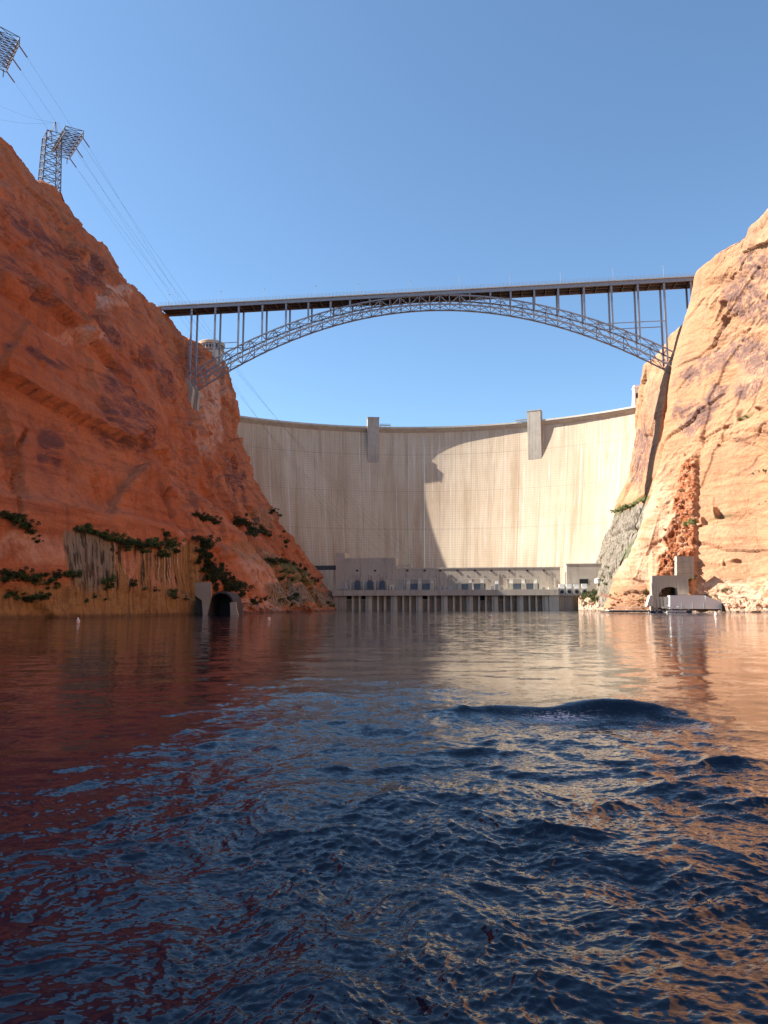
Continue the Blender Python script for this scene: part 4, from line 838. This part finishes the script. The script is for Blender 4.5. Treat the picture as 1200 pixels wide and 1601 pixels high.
# ------------------------------------------------------------------ tunnel portals
def portal(root, M, arch_w, arch_h, wall_pts, depth, m):
    """wall outline with an arched hole, given thickness, and the dark tunnel behind it"""
    pass
def fbox(name, px0, px1, y0, y1, Y, dep, m, parent):
    a_ = uY(px0, y1, Y); b_ = uY(px1, y0, Y); zt = uY((px0 + px1) / 2, y0, Y).z; zb = uY((px0 + px1) / 2, y1, Y).z; l = parent.location
    return box(name, (a_.x - l.x, Y - l.y, zb - l.z), (uY(px1, y1, Y).x - l.x, Y + dep - l.y, zt - l.z), m, parent)
def fpoly(name, pts, Y, dep, m, parent):
    bm = bmesh.new(); l = parent.location; f_ = [bm.verts.new(uY(x, y, Y) - l) for x, y in pts]; b_ = [bm.verts.new(v.co + Vector((0, dep, 0))) for v in f_]; n = len(pts)
    ff = bm.faces.new(f_); bm.faces.new(b_[::-1])
    for i in range(n): bm.faces.new((f_[(i + 1) % n], f_[i], b_[i], b_[(i + 1) % n]))
    bmesh.ops.recalc_face_normals(bm, faces=bm.faces); return build(name, bm, m, parent)
def arch_pts(cx, hw, ys, yb, n=12): return [(cx - hw, yb)] + [(cx - hw * math.cos(math.pi * i / n), ys - hw * .95 * math.sin(math.pi * i / n)) for i in range(n + 1)] + [(cx + hw, yb)]
def tube(name, pts, Y, dep, m, parent):
    """open-mouthed tunnel: side faces plus the end wall"""
    bm = bmesh.new(); l = parent.location; f_ = [bm.verts.new(uY(x, y, Y) - l) for x, y in pts]; b_ = [bm.verts.new(v.co + Vector((0, dep, 0))) for v in f_]; n = len(pts)
    bm.faces.new(b_[::-1])
    for i in range(n): bm.faces.new((f_[(i + 1) % n], f_[i], b_[i], b_[(i + 1) % n]))
    return build(name, bm, m, parent)
YL = 236.
lp_ = thing('tunnel_portal', 'tunnel mouth with pale concrete wing wall at the waterline of the left cliff', 'tunnel', (uY(340, 955, YL).x, YL, 0))
WINGC = concrete('wing_wall_concrete', (.36, .29, .23), (.42, .34, .27), (.25, .18, .13), sv=.3)
TUN = mat('tunnel_lining', (.06, .05, .05), .95)
fpoly('wing_wall', [(304, 911), (329, 910), (329.5, 934), (323, 962), (317, 962), (315, 938), (305, 931)], YL - 2, 1.2, WINGC, lp_)
ap = arch_pts(345, 17.5, 944, 966); tube('tunnel', ap, YL, 14, TUN, lp_)
outer = [(324.5, 966), (325, 950), (327, 940), (332, 930), (339, 925.5), (347, 924), (355, 926), (362, 932), (365, 942), (366, 950), (366, 966)]
inn = ap[::-1]
def ringwall(name, outer_, inner_, Y, dep, m, parent):
    bm = bmesh.new(); l = parent.location; n = len(inner_); o_ = [outer_[0]] + [None] * (n - 2) + [outer_[-1]]
    # resample the outer outline to as many points as the inner one
    L = [0];
    for a_, b_ in zip(outer_[:-1], outer_[1:]): L.append(L[-1] + math.dist(a_, b_))
    R_ = []
    for i in range(n):
        s_ = L[-1] * i / (n - 1); k = max(j for j in range(len(L)) if L[j] <= s_ + 1e-6); k = min(k, len(L) - 2); f_ = (s_ - L[k]) / (L[k + 1] - L[k]); R_.append((outer_[k][0] + f_ * (outer_[k + 1][0] - outer_[k][0]), outer_[k][1] + f_ * (outer_[k + 1][1] - outer_[k][1])))
    a = [bm.verts.new(uY(*p_, Y) - l) for p_ in R_]; b = [bm.verts.new(uY(*p_, Y) - l) for p_ in inner_]; a2 = [bm.verts.new(v.co + Vector((0, dep, 0))) for v in a]; b2 = [bm.verts.new(v.co + Vector((0, dep, 0))) for v in b]
    for i in range(n - 1):
        bm.faces.new((a[i], a[i + 1], b[i + 1], b[i])); bm.faces.new((a[i], a2[i], a2[i + 1], a[i + 1])); bm.faces.new((b[i], b[i + 1], b2[i + 1], b2[i]))
    return build(name, bm, m, parent)
ringwall('portal_rock', outer, arch_pts(345, 17.5, 944, 966), YL - .3, 14, TUN, lp_)
fpoly('side_pillar', [(359, 942), (368, 941), (369, 952), (372, 962), (360, 962)], YL - 1.5, 1.6, WINGC, lp_)
fpoly('dark_gate', [(305, 932), (315, 939), (317, 962), (308, 958)], YL - .5, .3, TUN, lp_)

YR = 361.
rp = thing('tunnel_portal', 'arched tunnel mouth in a grey concrete front on the right bank', 'tunnel', (uY(1042, 950, YR).x, YR, 0))
apR = [(1029, 957), (1029, 934), (1030.5, 927), (1034, 921.5), (1039.5, 918.5), (1046, 917.5), (1053, 917.5), (1058, 919), (1059, 925), (1059.5, 957)]
CONB = concrete('portal_concrete', (.38, .34, .28), (.44, .39, .32), (.24, .19, .14), sv=.3)
tube('tunnel', apR, YR + .2, 14, TUN, rp)
ringwall('portal_front', [(1018, 957), (1019, 930), (1019, 915), (1019, 900), (1030, 899.5), (1045, 899.5), (1060, 899.5), (1075, 899.5), (1077, 925), (1070, 957)], apR, YR, 3, CONB, rp)
for i in range(3):
    for j in range(4): fbox('upper_panel', 1058 + i * 9.05, 1066.9 + i * 9.05, 869.5 + j * 9, 878.3 + j * 9, YR + 5.2, 3, CONB, rp)
fbox('lower_door', 1020.5, 1047, 933, 950, YR - 1.2, .5, CONG, rp); fbox('handrail', 1018, 1034, 912, 912.8, YR - 1.5, .2, GALV, rp)
for i in range(4): fbox('rail_post', 1019 + i * 4.6, 1019.6 + i * 4.6, 912.8, 930, YR - 1.4, .15, GALV, rp)
for i in range(5): fbox('door_bar', 1021.5 + i * 5.4, 1022.5 + i * 5.4, 934, 949.5, YR - 1.5, .28, GALV, rp)
fpoly('left_buttress', [(1011, 948), (1016, 931), (1021, 930), (1021, 948)], YR - 2, 3, CONP, rp)
qw = thing('quay_wall', 'low whitish concrete retaining wall beside the right tunnel mouth', 'wall', (uY(1090, 950, YR).x, YR - 3, 0))
fpoly('wall_left', [(1047, 931), (1075, 930.2), (1102, 931), (1102, 952), (1047, 952)], YR - 3.4, 5, WHITE, qw)  # pale concrete; the white colour stands in for sunlight on this face
fpoly('wall_right', [(1102.3, 931.2), (1118, 938), (1138, 943), (1138, 952.5), (1102.3, 952)], YR - 3.6, 5, WHITE, qw)  # sunlight put into the colour here too
for px in (1066, 1083, 1100): fbox('fender_post', px, px + .8, 943, 952, YR - 4.2, .5, GALV, qw)
cg = thing('mesh_crate', 'dark slatted crate standing at the right end of the quay wall', 'crate', (uY(1133, 955, YR - 6).x, YR - 6, .2))
for i in range(6): fbox('slat', 1128.2 + i * 1.9, 1129.4 + i * 1.9, 943.5, 955.5, YR - 6, .4, mat('dark_bronze', (.10, .08, .06), .6) if i == 0 else bpy.data.materials['dark_bronze'], cg)
for y in (943, 949, 955): fbox('rail', 1127.9, 1140, y, y + 1, YR - 6.2, .18, bpy.data.materials['dark_bronze'], cg)
sg = thing('sign_board', 'small pale sign board in front of the right tunnel wall', 'sign', (uY(1040, 950, YR - 4).x, YR - 4, .5))
fbox('board', 1035, 1047, 948.6, 951.2, YR - 4, .15, WHITE, sg); fbox('post', 1040.5, 1041.2, 951.2, 955, YR - 3.8, .12, GALV, sg)

# right bank: sloping shore terrain between the water and the cliff, and the mound by the valve house
def shore(name, front, back_, zf, zb, m, n=60, mrows=14, amp=.6, kinds='structure'):
    """strip of ground from a front line to a back line, both lists of (x, y)"""
    F_ = catmull(np.array(front, float), n); B_ = catmull(np.array(back_, float), n); v = np.linspace(0, 1, mrows)[None, :, None]
    G = F_[:, None, :] * (1 - v) + B_[:, None, :] * v; zz = zf + (zb - zf) * (v[..., 0] ** .8); zz = np.repeat(zz, n, 0) if zz.shape[0] == 1 else zz
    P_ = np.concatenate([G, zz[..., None]], 2).reshape(-1, 3); P_[:, 2] += amp * fbm(P_ / 4.5, 4, .6) * np.tile(sstep(0, .15, np.linspace(0, 1, mrows)), n)
    P_[:, 2] += .35 * amp * np.round(2 * perlin(P_ / 2.1 + 4))
    o_ = tag(mesh_np(name, P_, gridq(n, mrows), m, False, {}), kind=kinds); return o_
def xy(px, Y): p_ = uY(px, 950, Y); return (p_.x, Y)
SAND = rock_mat('pale_shore_rock', (.50, .33, .22), (.56, .42, .31), (.38, .22, .13), (.24, .15, .10), (.6, .48, .38), (0, 0, 0), .4)
shore('right_bank', [xy(938, 352), xy(980, 349), xy(1030, 347), xy(1080, 346), xy(1140, 345), xy(1215, 343)], [xy(938, 402), xy(980, 400), xy(1030, 395), xy(1080, 380), xy(1140, 374), xy(1215, 364)], -1.2, 2.2, SAND, 140, 26, .8)
shore('pale_slope', [xy(1136, 347), xy(1160, 346), xy(1215, 345)], [xy(1120, 372), xy(1150, 372), xy(1215, 360)], -.6, 11, SAND, 90, 30, 1.4)
shore('rock_mound', [xy(904, 556), xy(930, 540), xy(960, 520), xy(985, 500)], [xy(904, 596), xy(945, 596), xy(985, 590), xy(1020, 560)], -1, 21, SAND, 90, 30, 2.4)
shore('left_bank', [xy(371, 272), xy(400, 305), xy(440, 345), xy(480, 420), xy(528, 560)], [xy(352, 285), xy(378, 318), xy(412, 365), xy(450, 440), xy(500, 580)], -1, 3.2, ROCK_L, 240, 14, 1.2)

# boats and the floating dock by the right bank
dk = thing('floating_dock', 'pale floating dock with railings moored along the right bank', 'dock', (uY(984, 954, 340).x, 340, .35))
fbox('dock_deck', 952, 1016, 953.6, 955.2, 340, 6, CONP, dk)
for i in range(9): fbox('float_drum', 953 + i * 7, 957 + i * 7, 955.3, 957, 340.5, 4, DARK, dk)
for i in range(8): fbox('rail_post', 960 + i * 7, 960.4 + i * 7, 949.8, 953.5, 345, .15, GALV, dk)
fbox('dock_rail', 959, 1011, 949.4, 949.9, 345, .15, WHITE, dk)
HULL = mat('white_gelcoat', (.75, .75, .74), .25); HB = mat('dark_blue_hull', (.05, .07, .12), .3)
bls = ['small dark hulled boat at the left end of the floating dock', 'small dark outboard boat second from the left at the dock', 'white cabin boat with a tall canopy in the middle of the dock', 'white covered boat right of the tall canopy boat', 'dark hulled boat at the right end of the dock']
for k, px in enumerate([957, 967, 982, 995, 1005]):
    p_ = uZ(px, 956.6, 0); o = thing('motor_boat', bls[k], 'boat', (p_.x, 337.5, .05), 'boats at the floating dock'); big_ = k in (2, 3)
    L_ = 5. if big_ else 2.9; bm = bmesh.new(); n = 10; rows = []
    for i in range(n):
        t_ = i / (n - 1); w_ = .95 * (1 - max(0, (t_ - .55) / .45) ** 2 * .9) * (1.25 if big_ else 1); x = -L_ / 2 + L_ * t_; z1 = .75 + .25 * t_ * t_
        rows.append([bm.verts.new((x, -w_, z1)), bm.verts.new((x, -w_ * .75, .1)), bm.verts.new((x, 0, -.2 + .2 * t_)), bm.verts.new((x, w_ * .75, .1)), bm.verts.new((x, w_, z1))])
    for a_, b_ in zip(rows[:-1], rows[1:]):
        for i in range(4): bm.faces.new((a_[i], b_[i], b_[i + 1], a_[i + 1]))
        bm.faces.new((a_[0], a_[4], b_[4], b_[0]))
    bm.faces.new(rows[0]); build('hull', bm, HULL if big_ else HB, o)
    bm = bmesh.new(); add_cyl(bm, (-L_ / 2 - .25, 0, .2), (-L_ / 2 - .2, 0, 1.25), .22, .28, 8); build('outboard', bm, DARK, o)
    bm = bmesh.new(); add_box(bm, (-.3, -.8, .95), (.1, .8, 1.5)); build('windscreen', bm, GLASS, o)
    if big_:
        for sx in (-1.3, 1.1):
            for sy in (-.95, .95): bm = bmesh.new(); add_box(bm, (sx - .05, sy - .05, .9), (sx + .05, sy + .05, 2.5 + (k == 2) * .6)); build('canopy_post', bm, GALV, o)
        bm = bmesh.new(); add_box(bm, (-1.7, -1.15, 2.51 + (k == 2) * .6), (1.5, 1.15, 2.62 + (k == 2) * .6)); build('canopy', bm, HULL, o)
gw = thing('gangway', 'rusty brown sloping gangway pipe leading down to the boats', 'gangway', uY(945, 930, 372))
beam('walkway', uY(940, 929, 376), uY(972, 941, 352), .9, .5, mat('rusty_pipe', (.26, .10, .05), .7), gw); beam('handrail', uY(940, 927, 376), uY(972, 939, 352), .12, .12, bpy.data.materials['rusty_pipe'], gw)

# ------------------------------------------------------------------ boulders
BR = rock_mat('boulder_sandstone', (.42, .20, .11), (.50, .30, .20), (.30, .12, .06), (.16, .08, .06), (.5, .4, .3), (0, 0, 0), .4)
bprot = []
for s_ in range(5):
    bm = bmesh.new(); bmesh.ops.create_icosphere(bm, subdivisions=2, radius=1); V_ = np.array([v.co[:] for v in bm.verts]); d_ = .35 * perlin(V_ * 1.1 + s_ * 9) + .12 * perlin(V_ * 3 + s_ * 5)
    for v, q_ in zip(bm.verts, d_):
        v.co *= 1 + q_; v.co.x = max(-.8, min(.85, v.co.x)); v.co.z = max(-.6, min(.62, v.co.z))
    me = bpy.data.meshes.new('boulder'); bm.to_mesh(me); bm.free(); me.materials.append(BR); bprot.append(me)
ONES = ['', 'first', 'second', 'third', 'fourth', 'fifth', 'sixth', 'seventh', 'eighth', 'ninth', 'tenth', 'eleventh', 'twelfth', 'thirteenth', 'fourteenth', 'fifteenth', 'sixteenth', 'seventeenth', 'eighteenth', 'nineteenth']
def nth(k):
    k += 1
    if k < 20: return ONES[k]
    t_ = ['twent', 'thirt', 'fort', 'fift', 'sixt'][k // 10 - 2]; return t_ + 'ieth' if k % 10 == 0 else t_ + 'y-' + ONES[k % 10]
def boulders(n, f, label, group, smin, smax):
    got = []
    for i in range(n * 3):
        if len(got) >= n: break
        px, py = f(); h_ = hit(px, py, targets)
        if not h_: continue
        got.append((px, py, h_[0]))
    got.sort()
    for k, (px, py, loc) in enumerate(got):
        o = bpy.data.objects.new('boulder', bprot[k % 5]); COL.objects.link(o); o.location = loc; s_ = random.uniform(smin, smax) * (1 if random.random() < .8 else 1.5)
        o.scale = (s_ * random.uniform(.8, 1.5), s_, s_ * random.uniform(.6, .9)); o.rotation_euler = (random.random() * .5, random.random() * .5, random.random() * 6)
        tag(o, label.replace('NTH', nth(k)), 'boulder', group)
bpy.context.view_layer.update()
targets = [o for o in scene.objects if o.name.split('.')[0] in ('left_cliff', 'right_cliff', 'far_right_cliff', 'right_bank', 'pale_slope', 'rock_mound', 'left_bank')]
boulders(58, lambda: (random.uniform(372, 526), random.uniform(946, 957)), 'pale red boulder on the left talus waterline, NTH from the left', 'boulders on the left shore', .5, 1.5)
boulders(22, lambda: (random.uniform(925, 1012), random.uniform(936, 953)), 'pale boulder in the rubble of the right bank, NTH from the left', 'boulders on the right shore', .4, 1.1)
boulders(16, lambda: (random.uniform(1140, 1199), random.uniform(945, 956)), 'whitish boulder at the foot of the pale right slope, NTH from the left', 'boulders below the pale slope', .5, 1.2)
boulders(26, lambda: (random.gauss(1062, 14), random.uniform(760, 925)), 'loose red block in the broken recess of the right cliff, NTH from the left', 'blocks in the red recess', .6, 1.3)

# ------------------------------------------------------------------ shrubs
def leaf_mat(name, c1, c2):
    m = mat(name, c1, .7, spec=.3); t = NT(m); t.l.new(t.mix(t.ramp(t.noise(t.obj(), 1.3, 3, .6), .4, .6), c1, c2), t.b.inputs['Base Color']); return m
LEAF = [leaf_mat('dark_leaves', (.020, .032, .010), (.050, .065, .018)), leaf_mat('green_leaves', (.045, .080, .018), (.09, .135, .035)), leaf_mat('olive_leaves', (.09, .11, .035), (.17, .19, .06))]
BARK = mat('shrub_bark', (.10, .07, .045), .9); sp = {}
def shrub_mesh(kind, seed):
    r = np.random.default_rng(seed); n = 520; cl = r.normal(size=(9, 3)) * (.48, .48, .34) + (0, 0, .15); k = r.integers(0, 9, n); v = r.normal(size=(n, 3)); v /= np.linalg.norm(v, axis=1)[:, None]
    c = cl[k] + v * (r.random((n, 1)) ** .4) * .38; c[:, 2] = np.maximum(c[:, 2], -.35); s_ = r.uniform(.05, .11, (n, 1))
    a_ = r.normal(size=(n, 3)); a_ /= np.linalg.norm(a_, axis=1)[:, None]; b_ = np.cross(a_, r.normal(size=(n, 3))); b_ /= np.linalg.norm(b_, axis=1)[:, None]
    V_ = np.stack([c - a_ * s_ * 1.5, c - b_ * s_ * .7, c + a_ * s_ * 1.5, c + b_ * s_ * .7], 1).reshape(-1, 3); Q = np.arange(n * 4).reshape(n, 4)
    o = mesh_np('foliage', V_, Q, LEAF[kind], False); me = o.data; bpy.data.objects.remove(o); return me
bm = bmesh.new()
for i in range(5): a_ = i * 1.25; add_cyl(bm, (0, 0, -.55), (.45 * math.cos(a_), .45 * math.sin(a_), .35), .05, .02, 5)
stem_me = bpy.data.meshes.new('stem'); bm.to_mesh(stem_me); bm.free(); stem_me.materials.append(BARK)
for kd in range(3): sp[kd] = [shrub_mesh(kd, kd * 10 + i) for i in range(4)]
ORD = ['first', 'second', 'third', 'fourth', 'fifth', 'sixth', 'seventh', 'eighth', 'ninth', 'tenth', 'eleventh', 'twelfth', 'thirteenth', 'fourteenth', 'fifteenth', 'sixteenth', 'seventeenth', 'eighteenth', 'nineteenth', 'twentieth', 'twenty-first', 'twenty-second', 'twenty-third', 'twenty-fourth', 'twenty-fifth', 'twenty-sixth']
def shrubs(row, kind, desc, group, up=.35):
    row = sorted(row)
    if len(row) > 6 and row[0][0] < 500: row = sorted(row + [((a_[0] + b_[0]) / 2 + random.uniform(-1, 1), (a_[1] + b_[1]) / 2 + random.uniform(-4, 4), (a_[2] + b_[2]) * random.uniform(.3, .5)) for a_, b_ in zip(row[:-1], row[1:]) if abs(a_[0] - b_[0]) < 14])
    for k, (px, py, rpx) in enumerate(row):
        h_ = hit(px, py, targets)
        if not h_: continue
        r_ = rpx * h_[0].y / 1156 * (1.25 if h_[0].y < 430 and px < 500 else .95); o = thing('shrub', f'{desc}, {nth(k)} from the left', 'shrub', h_[0] + h_[1] * r_ * .35, group)
        kd = kind[k % len(kind)]; f_ = bpy.data.objects.new('foliage', sp[kd][(k * 3 + kd) % 4]); link(f_, o); s_ = bpy.data.objects.new('stem', stem_me); link(s_, o)
        f_.rotation_euler = (0, 0, k * 1.7); f_.scale = (r_ * random.uniform(1., 1.5), r_ * random.uniform(.9, 1.1), r_ * random.uniform(.8, 1.15)); s_.scale = (r_,) * 3
shrubs([(2, 806, 9), (14, 811, 8), (27, 815, 11), (38, 822, 9), (46, 832, 6), (56, 848, 4), (60, 838, 3)], [0, 1], 'dark shrub on the high ledge at the left picture edge', 'shrubs on the upper left ledge')
shrubs([(116, 827, 6), (128, 829, 6), (137, 831, 7), (149, 834, 7), (160, 838, 7), (170, 841, 8), (182, 845, 9), (192, 850, 9), (204, 849, 8), (216, 853, 9), (228, 850, 9), (240, 852, 9), (248, 862, 9), (257, 838, 8), (259, 851, 9), (268, 848, 8), (250, 868, 7), (272, 862, 6), (222, 862, 6), (195, 858, 6), (136, 820, 3)], [1, 0, 1], 'green shrub in the row on the ledge above the streaked wall', 'shrubs above the streaked wall')
shrubs([(3, 897, 9), (5, 908, 7), (18, 900, 7), (30, 897, 7), (38, 906, 8), (52, 901, 8), (53, 911, 7), (69, 899, 6), (76, 909, 5), (86, 901, 9), (100, 898, 7), (110, 898, 7), (121, 897, 7), (86, 919, 5), (73, 921, 3)], [0, 1], 'green shrub on the lower left ledge near the water', 'shrubs on the lower left ledge')
shrubs([(40, 936, 8), (51, 937, 9), (62, 935, 7), (72, 932, 6), (24, 936, 6), (7, 933, 6), (20, 928, 4)], [1, 0], 'green shrub hanging just above the waterline at far left', 'shrubs just above the left waterline')
shrubs([(162, 911, 6), (172, 906, 7), (173, 917, 5), (204, 914, 6), (210, 910, 4), (225, 921, 4), (240, 923, 4), (265, 929, 7), (272, 934, 5), (133, 940, 4), (147, 933, 4), (163, 938, 3), (288, 937, 4)], [1, 0], 'small shrub growing from the seeping wall', 'shrubs on the seeping wall')
shrubs([(306, 843, 8), (315, 848, 9), (322, 858, 9), (312, 862, 7), (320, 872, 9), (327, 884, 9), (318, 892, 8), (333, 895, 9), (342, 905, 9), (330, 908, 8), (350, 913, 9), (361, 908, 7), (362, 921, 9), (372, 922, 8), (374, 912, 7), (350, 898, 6), (375, 932, 7), (355, 930, 7), (308, 878, 6), (335, 922, 7), (320, 905, 8), (345, 885, 5)], [0], 'dark shrub in the gully above the left tunnel', 'shrubs in the gully above the left tunnel')
shrubs([(305, 806, 6), (312, 810, 6), (321, 812, 7), (330, 814, 6), (338, 818, 5), (366, 814, 8), (375, 819, 9), (385, 823, 9), (393, 829, 10), (403, 832, 10), (413, 833, 9), (384, 806, 4), (396, 838, 8), (421, 836, 6)], [0], 'dark shrub on the bench high on the left talus slope', 'shrubs on the left bench')
shrubs([(428, 800, 5), (436, 806, 4), (421, 803, 4), (443, 812, 5), (444, 848, 5), (446, 856, 5), (440, 868, 2)], [0, 1], 'small dark shrub on the left slope outline against the dam', 'shrubs at the edge of the left slope')
shrubs([(418, 876, 4), (427, 878, 5), (437, 879, 6), (447, 880, 6), (457, 883, 6), (467, 886, 5), (477, 892, 5), (487, 905, 5), (497, 908, 4), (440, 905, 4), (455, 907, 4), (470, 909, 4)], [0, 1], 'low green shrub on the streaked left slabs', 'shrubs on the left slabs')
shrubs([(392, 941, 6), (399, 944, 4), (412, 938, 4), (436, 940, 4), (450, 937, 4), (463, 932, 5), (455, 945, 3), (523, 947, 4), (510, 942, 3), (516, 948, 4), (383, 948, 4)], [0, 1], 'small shrub among the boulders of the left shore', 'shrubs on the left shore')
shrubs([(924, 934, 8), (931, 928, 7), (935, 938, 7), (916, 944, 5), (928, 943, 6), (911, 936, 4), (948, 912, 4), (942, 908, 3), (945, 902, 3), (953, 898, 3), (951, 888, 3)], [1, 2], 'olive green bush on the mound beside the valve house', 'bushes on the right mound', .5)
shrubs([(1071, 911, 5), (1077, 906, 6), (1083, 903, 5), (1068, 917, 4), (1055, 925, 5), (1062, 924, 4), (1050, 928, 4), (1079, 927, 3)], [2, 1], 'bright green bush beside the right tunnel mouth', 'bushes by the right tunnel')
shrubs([(1106, 933, 5), (1112, 935, 6), (1119, 938, 5), (1126, 940, 4), (1132, 923, 5), (1138, 921, 4), (1180, 940, 2)], [2], 'pale olive bush on the slope above the quay wall', 'bushes above the quay wall')
shrubs([(955, 931, 3), (962, 928, 4), (972, 932, 3), (990, 934, 3), (1003, 938, 4), (1006, 932, 5), (1010, 926, 4), (979, 944, 2), (1000, 946, 3)], [2, 1], 'small green bush at the cliff foot behind the boats', 'bushes behind the boats')
shrubs([(1178, 741, 4), (1186, 737, 3), (1195, 735, 4), (1160, 763, 2), (1156, 766, 2), (1197, 784, 3), (1187, 788, 2), (1167, 651, 3), (1158, 656, 2), (1152, 690, 2)], [1], 'tiny green tuft on a ledge high on the right cliff', 'tufts on the right cliff')
shrubs([(951, 804, 4), (958, 801, 4), (966, 798, 4), (974, 795, 5), (982, 792, 5), (990, 789, 5), (998, 786, 4), (1005, 783, 4), (1072, 822, 4), (1080, 820, 4), (1085, 819, 3)], [1, 2], 'green tuft on the mossy ledge of the right cliff', 'tufts on the mossy ledge')
